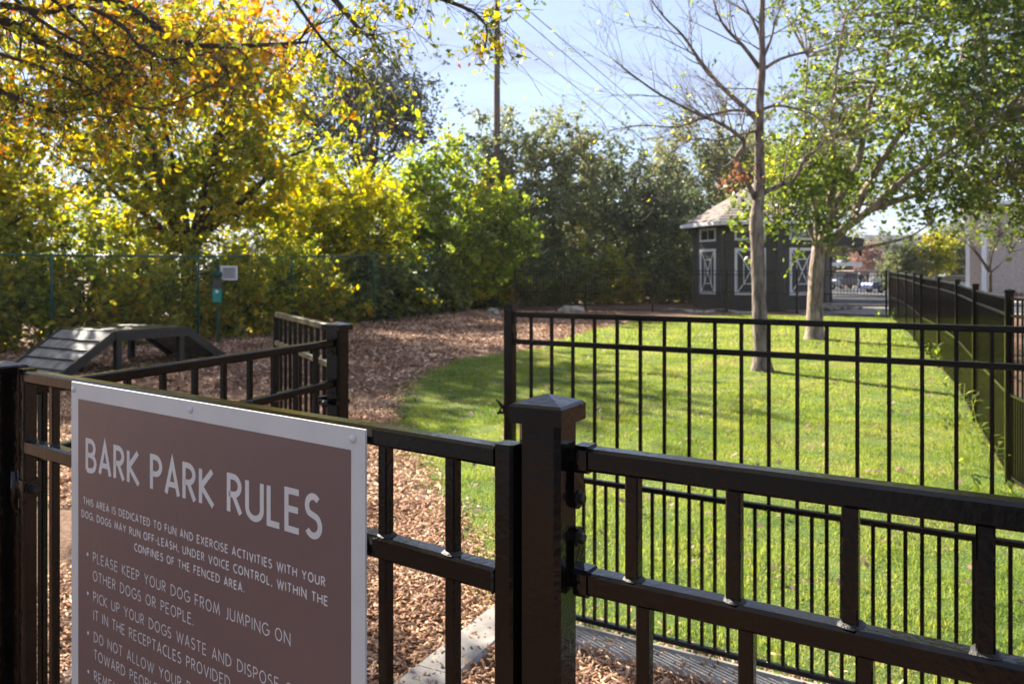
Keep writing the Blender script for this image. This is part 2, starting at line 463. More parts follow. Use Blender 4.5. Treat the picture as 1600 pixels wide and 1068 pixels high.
def chips():
    V = []; F = []
    def make(n, region, L, W, zoff):
        x = RNG.uniform(region[0], region[1], n); y = RNG.uniform(region[2], region[3], n)
        vis = (np.abs(x) < y * .66 + .35) 
        edge = in_poly(x + RNG.normal(0, .10, n), y + RNG.normal(0, .10, n), LAWN)
        ok = vis & ~edge
        x = x[ok]; y = y[ok]; n = len(x)
        a = RNG.uniform(0, 2 * np.pi, n); l = RNG.gamma(4, L / 4, n).clip(L * .3, L * 2.4); w = RNG.uniform(.5, 1.4, n) * W
        tilt = RNG.normal(0, .38, n); roll = RNG.normal(0, .5, n)
        d = np.stack([np.cos(a) * np.cos(tilt), np.sin(a) * np.cos(tilt), np.sin(tilt)], 1)
        s = np.stack([-np.sin(a) * np.cos(roll), np.cos(a) * np.cos(roll), np.sin(roll)], 1)
        up = np.cross(d, s)
        c = np.stack([x, y, gz(x, y) + zoff + RNG.uniform(0, .016, n)], 1)
        h = RNG.uniform(.002, .005, n)[:, None]
        l = l[:, None] / 2; w = w[:, None] / 2
        return c, d, s, up, l, w, h
    # near: wedge prisms
    for n, reg, L, W in ((52000, (-2.6, 2.4, 2.6, 6.0), .036, .013), (36000, (-6, .8, 5.8, 11.0), .046, .018)):
        c, d, s, up, l, w, h = make(n, reg, L, W, .001)
        P = np.stack([c - d * l - s * w, c - d * l * .8 + s * w, c - d * l + up * h, c + d * l * .9 - s * w * .5, c + d * l + s * w * .6, c + d * l + up * h * 1.4], 1)
        base = sum(len(v) for v in V); k = np.arange(len(c))[:, None] * 6 + base
        V.append(P.reshape(-1, 3))
        tri = np.array([[0, 3, 5], [0, 5, 2], [2, 5, 4], [2, 4, 1], [0, 2, 1], [3, 4, 5]])
        F.append((k[:, :, None] + tri[None]).reshape(-1, 3))
    for n, reg, L, W in ((60000, (-13, 4, 10.8, 30), .085, .035),):
        c, d, s, up, l, w, h = make(n, reg, L, W, .004)
        P = np.stack([c - d * l, c + s * w, c + d * l, c - s * w], 1)
        base = sum(len(v) for v in V); k = np.arange(len(c))[:, None] * 4 + base
        V.append(P.reshape(-1, 3))
        tri = np.array([[0, 1, 2], [0, 2, 3]])
        F.append((k[:, :, None] + tri[None]).reshape(-1, 3))
    o = link_mesh('wood_mulch', fast_mesh('wood_mulch', np.concatenate(V), np.concatenate(F)), M['chips'])
    tag(o, 'reddish brown wood chip mulch covering the dog run floor', 'mulch', kind='stuff')
chips()

# ------------------------------------------------------------------ grass
def grass():
    V = []; F = []
    def blades(n, reg, hgt, wid, segs):
        x = RNG.uniform(reg[0], reg[1], n); y = RNG.uniform(reg[2], reg[3], n)
        ok = in_poly(x + RNG.normal(0, .15, n), y + RNG.normal(0, .15, n), LAWN) & (x < y * .66 + .3)
        x = x[ok]; y = y[ok]; n = len(x)
        a = RNG.uniform(0, 2 * np.pi, n); lean = np.abs(RNG.normal(.55, .35, n))
        clump = .85 + .75 * np.sin(x * 5.1 + 2 * np.sin(y * 3.3)) * np.sin(y * 4.7 + 1.5 * np.sin(x * 2.9)) * .6
        h = (RNG.uniform(.5, 1.25, n) * hgt * clump)[:, None]; w = (RNG.uniform(.6, 1.3, n) * wid)[:, None] / 2
        b = RNG.uniform(0, 2 * np.pi, n)
        s = np.stack([np.cos(b), np.sin(b), np.zeros(n)], 1)
        d = np.stack([np.cos(a) * np.sin(lean), np.sin(a) * np.sin(lean), np.cos(lean)], 1)
        d2 = np.stack([np.cos(a) * np.sin(lean * 2.1), np.sin(a) * np.sin(lean * 2.1), np.cos(lean * 2.1)], 1)
        c = np.stack([x, y, gz(x, y) - .002], 1)
        base = sum(len(v) for v in V)
        if segs == 2:
            m_ = c + d * h * .55
            P = np.stack([c - s * w, c + s * w, m_ - s * w * .8, m_ + s * w * .8, m_ + d2 * h * .45], 1)
            k = np.arange(n)[:, None] * 5 + base
            tri = np.array([[0, 1, 3], [0, 3, 2], [2, 3, 4]])
        else:
            P = np.stack([c - s * w, c + s * w, c + d * h], 1)
            k = np.arange(n)[:, None] * 3 + base
            tri = np.array([[0, 1, 2]])
        V.append(P.reshape(-1, 3)); F.append((k[:, :, None] + tri[None]).reshape(-1, 3))
    blades(400000, (-1.6, 5.5, 2.6, 9.2), .036, .0034, 2)
    blades(270000, (-1.7, 9.2, 9.0, 17.0), .040, .008, 1)
    blades(120000, (-1, 12.6, 16.8, 28), .055, .018, 1)
    o = link_mesh('grass', fast_mesh('grass', np.concatenate(V), np.concatenate(F)), M['grass'])
    tag(o, 'bright green lawn grass behind the black metal fences', 'grass', kind='stuff')
grass()

# fallen leaves on the lawn
def litter():
    n = 3600
    x = RNG.uniform(-1.6, 9, n); y = RNG.uniform(4, 26, n)
    ok = in_poly(x, y, LAWN) & (x < y * .65); x = x[ok]; y = y[ok]; n = len(x)
    a = RNG.uniform(0, 6.28, n); t1 = RNG.normal(0, .4, n)
    d = np.stack([np.cos(a) * np.cos(t1), np.sin(a) * np.cos(t1), np.sin(t1)], 1); s = np.stack([-np.sin(a), np.cos(a), RNG.normal(0, .3, n)], 1)
    c = np.stack([x, y, gz(x, y) + .04], 1); L = RNG.uniform(.018, .04, n)[:, None]
    P = np.stack([c - d * L, c + s * L * .55 + [0, 0, .006], c + d * L, c - s * L * .55 + [0, 0, .006]], 1)
    F = np.arange(n)[:, None] * 4 + np.array([[0, 1, 2, 3]])
    o = link_mesh('fallen_leaves', fast_mesh('fallen_leaves', P.reshape(-1, 3), F), M['leaf_bare'])
    tag(o, 'dry tan fallen leaves scattered over the lawn', 'leaves', kind='stuff')
litter()

# ------------------------------------------------------------------ black fences
RAIL, PICK = .0250, .0150
H, Z2, Z3, Z4 = 1.508, 1.372, .729, .068

def ang(d): return math.atan2(d.y, d.x)

def rail(root, a, b, z, w=RAIL, h=RAIL, za=0, zb=0, mat='fence'):
    mb = MB(); a3 = Vector((a.x, a.y, za + z - h / 2)); b3 = Vector((b.x, b.y, zb + z - h / 2))
    mid = (a3 + b3) / 2
    mb.beam(a3 - mid, b3 - mid, w, h)
    return mb.build('rail', M[mat], root, mid)

_pick = {}
def picket(root, x, y, z0, z1, rz, mat='fence', w=PICK):
    key = (round(z1 - z0, 3), mat, w)
    if key not in _pick:
        mb = MB(); mb.post(0, 0, 0, z1 - z0, w, 0)
        me = mb.mesh('picket'); me.materials.append(M[mat]); _pick[key] = me
    o = link_mesh('picket', _pick[key], None, root); o.location = (x, y, z0); o.rotation_euler = (0, 0, rz)
    return o

def cap_post(root, p, w, ztop, rz, z0=-.05, capw=None, mat='fence', name='post'):
    mb = MB(); mb.post(0, 0, z0, ztop - .016, w, 0)
    po = mb.build(name, M[mat], root, (p.x, p.y, 0)); po.rotation_euler = (0, 0, rz)
    cw = capw or w + .0115
    c = MB(); h = cw / 2; z1 = ztop - .030; z2 = ztop - .012
    k = h - .003
    vs = [(-h, -h, z1), (h, -h, z1), (h, h, z1), (-h, h, z1), (-h, -h, z2), (h, -h, z2), (h, h, z2), (-h, h, z2),
          (-k, -k, z2 + .003), (k, -k, z2 + .003), (k, k, z2 + .003), (-k, k, z2 + .003), (0, 0, ztop)]
    fs = [(3, 2, 1, 0)] + [(i, (i + 1) % 4, 4 + (i + 1) % 4, 4 + i) for i in range(4)] + [(4 + i, 4 + (i + 1) % 4, 8 + (i + 1) % 4, 8 + i) for i in range(4)] + [(8 + i, 8 + (i + 1) % 4, 12) for i in range(4)]
    c.add(vs, fs)
    co = c.build('post_cap', M[mat], po)
    return po

def weld(root, x, y, z, rz):
    mb = MB(); rg = random.Random(int(x * 9999))
    n = 10
    vs = [(0, 0, .001)]
    r0 = .0115
    ring = []
    for i in range(n):
        a = 2 * math.pi * i / n; r = r0 * rg.uniform(.85, 1.25) / max(abs(math.cos(a)), abs(math.sin(a))) ** .6
        ring.append((r * math.cos(a), r * math.sin(a)))
    vs = [(p, q, 0) for p, q in ring] + [(p * .72, q * .72, .0035 * rg.uniform(.7, 1.3)) for p, q in ring]
    fs = [(i, (i + 1) % n, n + (i + 1) % n, n + i) for i in range(n)] + [tuple(range(n, 2 * n))]
    mb.add(vs, fs, True)
    o = mb.build('weld_bead', M['weld'], root, (x, y, z)); o.rotation_euler = (0, 0, rz)

def fence_span(root, a, b, offs, rows=(H, Z2, Z3, Z4), za=0, zb=0, mat='fence', double=True, stuff=False, welds=False, spacing=.1148, lower_shift=0, inset=.03):
    """rails and pickets between two post centres; a picket stands offs from a and then every spacing"""
    d = (b - a); L = d.length; d = d / L; rz = ang(d)
    A = a + d * inset; B = b - d * inset
    slope = (zb - za) / L
    for z in rows: rail(root, A, B, z, za=za, zb=zb, mat=mat)
    s = offs; mbS = MB()
    while s < L - .03:
        p = a + d * s; base = za + slope * s
        t0, t1, t2, t3 = [base + z for z in rows]
        if stuff:
            mbS.post(p.x, p.y, t3 - .02, t0 - RAIL, PICK, rz)
        else:
            if lower_shift:
                picket(root, p.x, p.y, t1, t0 - RAIL, rz, mat)
                q = p + d * lower_shift
                picket(root, q.x, q.y, t3 - .01, t1 - RAIL, rz, mat)
            else:
                picket(root, p.x, p.y, t1, t0 - RAIL, rz, mat)
                picket(root, p.x, p.y, t3 - .01, t1 - RAIL, rz, mat)
            if welds: weld(root, p.x, p.y, t1, rz)
        if double:
            q = a + d * (s + spacing / 2); b2 = base + slope * spacing / 2
            if s + spacing / 2 < L - .02:
                if stuff: mbS.post(q.x, q.y, b2 + rows[3] - .02, b2 + rows[2] - RAIL, PICK, rz)
                else: picket(root, q.x, q.y, b2 + rows[3] - .01, b2 + rows[2] - RAIL, rz, mat)
        s += spacing
    if stuff: tag(mbS.build('picket', M[mat], root), kind='stuff')

# --- front fence right of the gate, with the near capped post
A0 = Vector((.0634, .8535 + .0))        # near post centre
A0 = Vector((.0488, .8546)) + Vector((-.858, .513)) * .0254 + Vector((.513, .858)) * .0254
front_rz = ang(FDIR)
FN2 = Vector((.513, .858))
RAILC = Vector((.0723, .8758)) + FN2 * .0125      # point on the rail centre line
ff = empty('metal_fence', (0, 0, 0), 0, 'near black glossy metal fence to the right of the rules sign, with pyramid capped post', 'fence', 'black metal fences of the dog run')
cap_post(ff, A0, .0508, 1.566, front_rz + R(2.0), capw=.0640)
fs_a = Vector((A0.x, A0.y)) ; 
t0 = (A0 - RAILC).dot(FDIR)
la = RAILC + FDIR * t0
lb = la + FDIR * 2.1
def line_s(px, La, d):
    k = (px - 800) / FPX
    # La.x + s d.x = k (La.y + s d.y)
    return (k * La.y - La.x) / (d.x - k * d.y)
offs_front = line_s(990, la, FDIR)
fence_span(ff, la, lb, offs_front, spacing=(line_s(1540, la, FDIR) - offs_front) / 3, welds=True, lower_shift=.0125, inset=.031)
cap_post(ff, lb, .0508, 1.566, front_rz)
# strap brackets and bolts on the near post's side face
def bracket(root, z_rail, up):
    mb = MB()
    face = A0 + FDIR * (.0254 + .0026)
    off = (RAILC - A0).dot(FN2)
    c = face + FN2 * off
    Lh = .060
    zc = z_rail - RAIL / 2 + (.024 if up else -.024)
    rz = front_rz
    # rounded strap
    n = 8; w = .0125; hh = .034
    prof = [(w * math.cos(a), (hh - w) + w * math.sin(a)) for a in [math.pi * i / n for i in range(n + 1)]] + [(-w * math.cos(a), -(hh - w) - w * math.sin(a)) for a in [math.pi * i / n for i in range(n + 1)]]
    M3 = Matrix.Rotation(rz, 3, 'Z')
    vs = []
    for xx in (-.0024, .0024):
        for q, z in prof:
            v = M3 @ Vector((xx, q, 0)); vs.append((v.x, v.y, z))
    N = len(prof)
    fs = [(i, (i + 1) % N, N + (i + 1) % N, N + i) for i in range(N)] + [tuple(reversed(range(N))), tuple(range(N, 2 * N))]
    mb.add(vs, fs)
    # collar round the rail end
    br = mb.build('strap_bracket', M['fence'], root, (c.x, c.y, zc))
    cb = MB(); e = c + FDIR * .008
    cb.beam((e.x - FDIR.x * .006, e.y - FDIR.y * .006, z_rail - RAIL / 2), (e.x + FDIR.x * .010, e.y + FDIR.y * .010, z_rail - RAIL / 2), RAIL + .005, RAIL + .005)
    cb.build('rail_socket', M['fence'], root)
    bz = zc + (.022 if up else -.022)
    b_ = c + FDIR * .0026
    bo = MB()
    bo.rings([(.0088, 0), (.0088, .0014), (.0062, .0016), (.0062, .0055), (.005, .0066)], (0, 0, 0), 6, smooth=False, axis=(FDIR.x, FDIR.y, 0))
    bo.rings([(.0098, -.0006), (.0098, .0012)], (0, 0, 0), 18, smooth=False, axis=(FDIR.x, FDIR.y, 0))
    o = bo.build('hex_bolt', M['steel'], root, (b_.x, b_.y, bz))
bracket(ff, H, False); bracket(ff, Z2, True)

# --- front gate carrying the sign
G0 = Vector((-.960, 1.566)); G1 = Vector((-.021, .885))       # front face of the rails, inside the stiles
GD = (G1 - G0).normalized(); GN = Vector((-GD.y, GD.x))
if GN.y < 0: GN = -GN
GL = (G1 - G0).length; g_rz = ang(GD)
gt = empty('metal_gate', (0, 0, 0), 0, 'closed near black metal gate with the maroon rules sign fastened on it', 'gate', 'black metal gates')
cG0 = G0 + GN * .0125; cG1 = G1 + GN * .0125
for z, h in ((H, .0235), (Z2, .028), (Z3, .025), (Z4, .025)):
    rail(gt, cG0, cG1, z, h=h)
for e, sgn in ((cG0, -1), (cG1, 1)):
    p = e + GD * sgn * .0127
    mb = MB(); mb.post(0, 0, .04, H + .0015, .0254, 0)
    o = mb.build('stile', M['fence'], gt, (p.x, p.y, 0)); o.rotation_euler = (0, 0, g_rz)
    pcap = MB(); pcap.post(0, 0, H + .0015, H + .0035, .0250, 0); o2 = pcap.build('stile_cap', M['fence'], o)
gp = [line_s(x, cG0, GD) for x in (83, 603, 708)]
sp = gp[2] - gp[1]
s = gp[1] - sp * int(gp[1] / sp); k = 0
ss = []
s = gp[1] - sp * 9
while s < GL - .02:
    if s > .03: ss.append(s)
    s += sp
for s in ss:
    p = cG0 + GD * s
    picket(gt, p.x, p.y, Z2, H - .0235, g_rz)
    picket(gt, p.x, p.y, Z4, Z2 - .028, g_rz)
    weld(gt, p.x, p.y, Z2, g_rz)
    if s + sp / 2 < GL - .02:
        q = cG0 + GD * (s + sp / 2); picket(gt, q.x, q.y, Z4, Z3 - .025, g_rz)
# weld beads at the stile joints
for e, sgn in ((cG1, -1),):
    for z in (Z2,):
        mb = MB(); q = e - GN * .0128
        pts = [(q.x, q.y, z - .001 - .0265 * i / 9 ) for i in range(10)]
        mb.tube([(p[0] + random.uniform(-.0006, .0006), p[1], p[2]) for p in pts], [.0013 + random.uniform(0, .0012) for _ in pts], 6)
        mb.build('weld_bead', M['weld'], gt)

# gate hinge at the far left stile
LP = Vector((-1.029, 1.616))
hg = MB()
st = cG0 - GD * .0127
zc = 1.275
hg.box((st.x, st.y, zc), (.034, .034, .036), g_rz)
b_ = MB()
hb = hg.build('hinge_strap', M['fence'], gt)
hp = st - GD * .030 - GN * .012
hk = MB(); hk.rings([(.0075, -.036), (.0075, .036)], (hp.x, hp.y, zc - .006), 12)
hk.beam((hp.x, hp.y, zc), (st.x - GN.x * .006 - GD.x * .012, st.y - GN.y * .006 - GD.y * .012, zc), .012, .030)
hk.build('hinge_pin', M['fence'], gt)
e = st + GD * .017
hn = MB(); hn.rings([(.014, 0), (.014, .003), (.009, .003), (.009, .011), (.006, .011), (.006, .020)], (e.x, e.y, zc), 10, axis=(GD.x, GD.y, 0), smooth=False)
hn.build('hex_bolt', M['steel'], gt)

# left gate post
lpost = empty('gate_post', (0, 0, 0), 0, 'black gate post at the left picture edge beside the sign gate', 'post')
cap_post(lpost, LP, .0508, 1.524, g_rz)
cl = MB(); cl.box((LP.x, LP.y, 1.255), (.056, .056, .022), g_rz); cl.build('clamp_band', M['fence'], lpost)

# --- side fence of the entry pen
sf = empty('metal_fence', (0, 0, 0), 0, 'short black metal fence run climbing from behind the sign to the inner gate post', 'fence', 'black metal fences of the dog run')
SH = 1.470
sd = (LP - HINGEP); 
so = line_s(493, HINGEP, sd.normalized())
fence_span(sf, HINGEP, LP + Vector((0, .0)), so, rows=(SH, SH - .140, Z3 - .03, Z4))
cap_post(sf, HINGEP, .058, 1.531, ang(OPEN_D), capw=.078)
for z in (SH - .012, SH - .152):
    n_ = sd.normalized(); e = HINGEP + n_ * .033
    mb = MB(); mb.box((0, 0, 0), (.006, .034, .062), ang(n_)); mb.build('strap_bracket', M['fence'], sf, (e.x, e.y, z - .012))
    bo = MB(); bo.rings([(.0095, 0), (.0095, .002), (.0068, .002), (.0068, .007)], (0, 0, 0), 6, smooth=False, axis=(n_.x, n_.y, 0)); bo.build('hex_bolt', M['steel'], sf, (e.x, e.y, z - .036))

# --- inner gate leaf, open
L0 = Vector((-.605, 2.86)); L1 = Vector((-1.177, 3.98))
lg = empty('metal_gate', (0, 0, 0), 0, 'open inner black metal gate swung back behind its capped post, mossy top rail', 'gate', 'black metal gates')  # top rail colour is moss plus painted foliage reflection
ld = (L1 - L0).normalized()
fence_span(lg, L0, L1, .07, spacing=.1075, rows=(H, Z2 - .005, Z3, Z4 + .03), inset=0.012)
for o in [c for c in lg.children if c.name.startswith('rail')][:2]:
    o.data.materials.clear(); o.data.materials.append(M['moss_reflect'])
for p in (L0, L1):
    mb = MB(); mb.post(0, 0, .06, H + .004, .0300, 0); o = mb.build('stile', M['fence'], lg, (p.x, p.y, 0)); o.rotation_euler = (0, 0, ang(ld))
# hinge clamp between hinge post and leaf
zh = 1.25
hc = MB(); hc.box((HINGEP.x, HINGEP.y, zh), (.064, .064, .014), ang(OPEN_D)); hc.build('clamp_band', M['fence'], lg)
hb = MB(); v = Vector((HINGEP.x - .028, HINGEP.y - .035)); 
hb.rings([(.012, -.008), (.012, .008)], (v.x - .005, v.y - .012, zh - .002), 12, axis=(.3, -1, 0))
hb.beam((v.x, v.y, zh), (v.x - .050, v.y + .01, zh + .004), .016, .018)
hb.beam((v.x - .045, v.y + .012, zh + .006), (L0.x - .02, L0.y, zh + .006), .012, .024)
hb.build('hinge', M['steel'], lg)

# --- middle fence
mf = empty('metal_fence', (0, 0, 0), 0, 'middle black metal fence crossing in front of the lawn, double pickets below its third rail', 'fence', 'black metal fences of the dog run')
om = line_s(830, MIDP, FDIR)
fence_span(mf, MIDP, MID_END, om, inset=.024)
mb = MB(); mb.post(0, 0, -.05, 1.545, .0508, 0); po = mb.build('post', M['fence'], mf, (MIDP.x, MIDP.y, 0)); po.rotation_euler = (0, 0, front_rz)
mb = MB(); mb.post(0, 0, 1.545, 1.549, .054, 0); mb.build('post_cap', M['fence'], po)
for z in (H, Z2):
    e = MIDP + FDIR * .029
    mb = MB(); mb.box((0, 0, 0), (.006, .030, .060), front_rz); mb.build('strap_bracket', M['fence'], mf, (e.x, e.y, z - .012 + (-.02 if z == H else .02)))
cap_post(mf, MID_END, .0635, 1.566, front_rz)
# latch fork
zl = 1.012
lt = MB(); lt.box((MIDP.x, MIDP.y, zl), (.056, .056, .022), front_rz)
lt.build('latch_band', M['fence'], mf)
q = MIDP - FDIR * .030
lf = MB()
lf.tube([(q.x, q.y, zl + .005), (q.x - .018, q.y, zl + .022), (q.x - .030, q.y, zl + .040), (q.x - .044, q.y, zl + .052)], [.006, .010, .007, .004], 6)
lf.tube([(q.x - .016, q.y, zl + .020), (q.x - .024, q.y, zl - .004), (q.x - .040, q.y, zl - .018)], [.006, .007, .003], 6)
lf.beam((q.x, q.y, zl - .012), (q.x - .040, q.y, zl - .016), .010, .012)
lf.build('latch_fork', M['steel'], mf)

# --- right hand boundary fence
rf = empty('metal_fence', (0, 0, 0), 0, 'long black metal boundary fence running away along the right side of the lawn', 'fence', 'black metal fences of the dog run')
for i in range(len(RIGHT) - 1):
    a = Vector(RIGHT[i]); b = Vector(RIGHT[i + 1]); za, zb = gzf(*a), gzf(*b)
    fence_span(rf, a, b, .09, za=za, zb=zb, mat='fence', stuff=(i > 4), double=True, inset=.028)
    if i: cap_post(rf, a, .0635, 1.575 + za, ang(b - a), z0=-.05)
# kick board / mesh skirt under the lowest rail seen as the olive backing
# --- far fence in front of the trees and the pavilion
FAR = [(.12, 29.3), (2.73, 29.4), (5.15, 29.2), (7.8, 28.9), (10.1, 28.2), (12.2, 25.8)]
fr = empty('metal_fence', (0, 0, 0), 0, 'farthest black metal fence, in front of the dark grey pavilion and dark trees', 'fence', 'black metal fences of the dog run')
for i in range(len(FAR) - 1):
    a = Vector(FAR[i]); b = Vector(FAR[i + 1]); za, zb = gzf(*a), gzf(*b)
    fence_span(fr, a, b, .1, za=za, zb=zb, mat='fence', stuff=True, double=True)
    cap_post(fr, a, .0635, 1.575 + za, ang(b - a), mat='fence')
cap_post(fr, Vector(FAR[-1]) + Vector((-.05, .05)), .0635, 1.575 + gzf(*FAR[-1]), 0, mat='fence')

# --- green chain link fence
CL = [(-19, 8.5), (-15.3, 12.2), (-12.3, 14.7), (-9.6, 16.6), (-7.45, 18.9), (-6.0, 21.7), (-4.15, 23.9), (-2.9, 27.6), (-1.43, 32.4), (.6, 38), (4.5, 40.5), (9, 41.5)]
cf = empty('chain_link_fence', (0, 0, 0), 0, 'green vinyl chain link fence in front of the yellow autumn trees', 'fence')
CH = 2.06
wires = MB()
for i, p in enumerate(CL):
    z = gzf(*p)
    mb = MB(); mb.rings([(.030, z - .1), (.030, z + CH + .01), (.022, z + CH + .035), (.004, z + CH + .045)], (0, 0, 0), 8)
    mb.build('post', M['green_pipe'], cf, (p[0], p[1], 0))
    if i < len(CL) - 1:
        q = CL[i + 1]; zq = gzf(*q)
        mb = MB(); mb.tube([(p[0], p[1], z + CH), (q[0], q[1], zq + CH)], .021, 8); mb.build('rail', M['green_pipe'], cf)
a_v = []; f_v = []
for i in range(len(CL) - 1):
    a = np.array(CL[i]); b = np.array(CL[i + 1]); L = np.hypot(*(b - a)); d = (b - a) / L
    st = .075 if i < 9 else .12
    for sgn in (1, -1):
        for s0 in np.arange(-CH, L, st):
            u0, u1 = s0, s0 + CH; z0, z1 = 0., CH
            if u0 < 0: z0 = -u0; u0 = 0
            if u1 > L: z1 = CH - (u1 - L); u1 = L
            if z1 - z0 < .05: continue
            if sgn < 0: z0, z1 = CH - z0, CH - z1
            p = a + d * u0; q = a + d * u1; r = .0012
            P = (p[0], p[1], gzf(*a) + (gzf(*b) - gzf(*a)) * u0 / L + z0); Q = (q[0], q[1], gzf(*a) + (gzf(*b) - gzf(*a)) * u1 / L + z1)
            k = len(a_v)
            nx, ny = -d[1] * r, d[0] * r
            a_v += [(P[0] - nx, P[1] - ny, P[2]), (P[0] + nx, P[1] + ny, P[2]), (P[0], P[1], P[2] + 2 * r), (Q[0] - nx, Q[1] - ny, Q[2]), (Q[0] + nx, Q[1] + ny, Q[2]), (Q[0], Q[1], Q[2] + 2 * r)]
            f_v += [(k, k + 1, k + 4, k + 3), (k + 1, k + 2, k + 5, k + 4), (k + 2, k, k + 3, k + 5)]
o = link_mesh('wire_mesh', fast_mesh('wire_mesh', a_v, f_v), M['green_pipe'], cf); tag(o, kind='stuff')

# ------------------------------------------------------------------ rules sign
SG = empty('rules_sign', (0, 0, 0), 0, 'maroon dog park rules sign with white border and white lettering on the near gate', 'sign')
SU0, SW, SHGT = .209, .756, .92
S_TOP = EYE - .195
TH = .003
org2 = G0 + GD * SU0 - GN * (.0045)
SM = Matrix(((GD.x, -GN.x, 0), (GD.y, -GN.y, 0), (0, 0, 1)))       # columns: u, out, up
def sgn(u, v, o=0.0):
    """sign coordinates: u right, v down, o outwards to the reader"""
    p = org2 + GD * u - GN * o
    return (p.x, p.y, S_TOP - v)
def plate(u0, v0, u1, v1, o0, o1, name, mat, bow=0.0):
    mb = MB()
    n = 8
    us = [u0 + (u1 - u0) * i / n for i in range(n + 1)]
    vs = []
    for o_ in (o0, o1):
        for v_ in (v1, v0):
            for u_ in us: vs.append(sgn(u_, v_, o_))
    w = n + 1
    fs = []
    for i in range(n):
        fs.append((2 * w + i, 2 * w + i + 1, 3 * w + i + 1, 3 * w + i))      # front
        fs.append((i + 1, i, w + i, w + i + 1))                           # back
        fs.append((i, i + 1, 2 * w + i + 1, 2 * w + i))
        fs.append((w + i + 1, w + i, 3 * w + i, 3 * w + i + 1))
    fs += [(0, 2 * w, 3 * w, w), (n, w + n, 3 * w + n, 2 * w + n)]
    mb.add(vs, fs)
    return mb.build(name, mat, SG)
plate(0, 0, SW, SHGT, 0, TH, 'sign_plate', M['sign_white'])
BR = .0255
plate(BR, .0285, SW - BR, SHGT - .0285, TH + .0001, TH + .0004, 'printed_panel', M['maroon'])

def arc(cx, cy, rx, ry, a0, a1, n=10):
    return [(cx + rx * math.cos(R(a0 + (a1 - a0) * i / n)), cy + ry * math.sin(R(a0 + (a1 - a0) * i / n))) for i in range(n + 1)]
# monoline capitals: (advance width, strokes) on a unit cap height
GLY = {
 'A': (.54, [[(0, 0), (.27, 1), (.54, 0)], [(.09, .30), (.45, .30)]]),
 'B': (.46, [[(0, 0), (0, 1), (.2, 1)] + arc(.2, .76, .21, .24, 90, -90)[1:] + [(0, .52)], [(.2, .52)] + arc(.2, .26, .26, .26, 90, -90)[1:] + [(0, 0)]]),
 'C': (.50, [arc(.38, .5, .38, .5, 62, 298, 20)]),
 'D': (.58, [[(0, 0), (0, 1), (.12, 1)] + arc(.12, .5, .46, .5, 90, -90, 16)[1:] + [(0, 0)]]),
 'E': (.40, [[(.40, 1), (0, 1), (0, 0), (.40, 0)], [(0, .53), (.37, .53)]]),
 'F': (.38, [[(.38, 1), (0, 1), (0, 0)], [(0, .52), (.34, .52)]]),
 'G': (.60, [arc(.36, .5, .36, .5, 48, 360, 22)[:-1] + [(.70, .47), (.42, .47)]]),
 'H': (.54, [[(0, 0), (0, 1)], [(.54, 0), (.54, 1)], [(0, .53), (.54, .53)]]),
 'I': (.0, [[(0, 0), (0, 1)]]),
 'J': (.22, [[(.22, 1), (.22, .14)] + arc(.08, .12, .14, .15, 0, -110, 8)[1:]]),
 'K': (.50, [[(0, 0), (0, 1)], [(.46, 1), (.03, .50), (.50, 0)]]),
 'L': (.36, [[(0, 1), (0, 0), (.36, 0)]]),
 'M': (.72, [[(0, 0), (.12, 1), (.36, .12), (.60, 1), (.72, 0)]]),
 'N': (.58, [[(0, 0), (0, 1), (.58, 0), (.58, 1)]]),
 'O': (.64, [arc(.32, .5, .32, .5, 90, 450, 26)]),
 'P': (.42, [[(0, 0), (0, 1), (.17, 1)] + arc(.17, .74, .25, .26, 90, -90)[1:] + [(0, .48)]]),
 'R': (.44, [[(0, 0), (0, 1), (.17, 1)] + arc(.17, .75, .24, .25, 90, -90)[1:] + [(0, .50)], [(.17, .50), (.44, 0)]]),
 'S': (.42, [arc(.21, .755, .19, .245, 40, 230, 12) + arc(.21, .26, .21, .26, 60, -150, 14)]),
 'T': (.48, [[(0, 1), (.48, 1)], [(.24, 1), (.24, 0)]]),
 'U': (.52, [[(0, 1), (0, .28)] + arc(.26, .27, .26, .27, 180, 360, 14) + [(.52, 1)]]),
 'V': (.58, [[(0, 1), (.29, 0), (.58, 1)]]),
 'W': (.88, [[(0, 1), (.22, 0), (.44, .92), (.66, 0), (.88, 1)]]),
 'X': (.52, [[(0, 0), (.52, 1)], [(0, 1), (.52, 0)]]),
 'Y': (.54, [[(0, 1), (.27, .48), (.54, 1)], [(.27, .48), (.27, 0)]]),
 '.': (.02, [[(0, .0), (0, .11)]]),
 ',': (.06, [[(.06, .10), (0, -.14)]]),
 '-': (.22, [[(0, .42), (.22, .42)]]),
}
def stroke(mb, pts, th, lift, closed=False):
    """mitred ribbon through pts (2D), thickness th"""
    n = len(pts); L_, R_ = [], []
    for i in range(n):
        p = Vector(pts[i])
        d0 = (p - Vector(pts[i - 1])) if i else (Vector(pts[n - 1]) - Vector(pts[n - 2]) if closed else None)
        d1 = (Vector(pts[i + 1]) - p) if i < n - 1 else (Vector(pts[1]) - Vector(pts[0]) if closed else None)
        if d0 is None: d0 = d1
        if d1 is None: d1 = d0
        d0 = d0.normalized(); d1 = d1.normalized()
        t = (d0 + d1)
        t = t.normalized() if t.length > 1e-4 else d0
        nn = Vector((-t.y, t.x)); c = max(.34, nn.dot(Vector((-d0.y, d0.x))))
        L_.append(p + nn * th / 2 / c); R_.append(p - nn * th / 2 / c)
    vs = [sgn(q.x, -q.y, lift) for q in L_] + [sgn(q.x, -q.y, lift) for q in R_]
    mb.add(vs, [(i, n + i, n + i + 1, i + 1) for i in range(n - 1)])
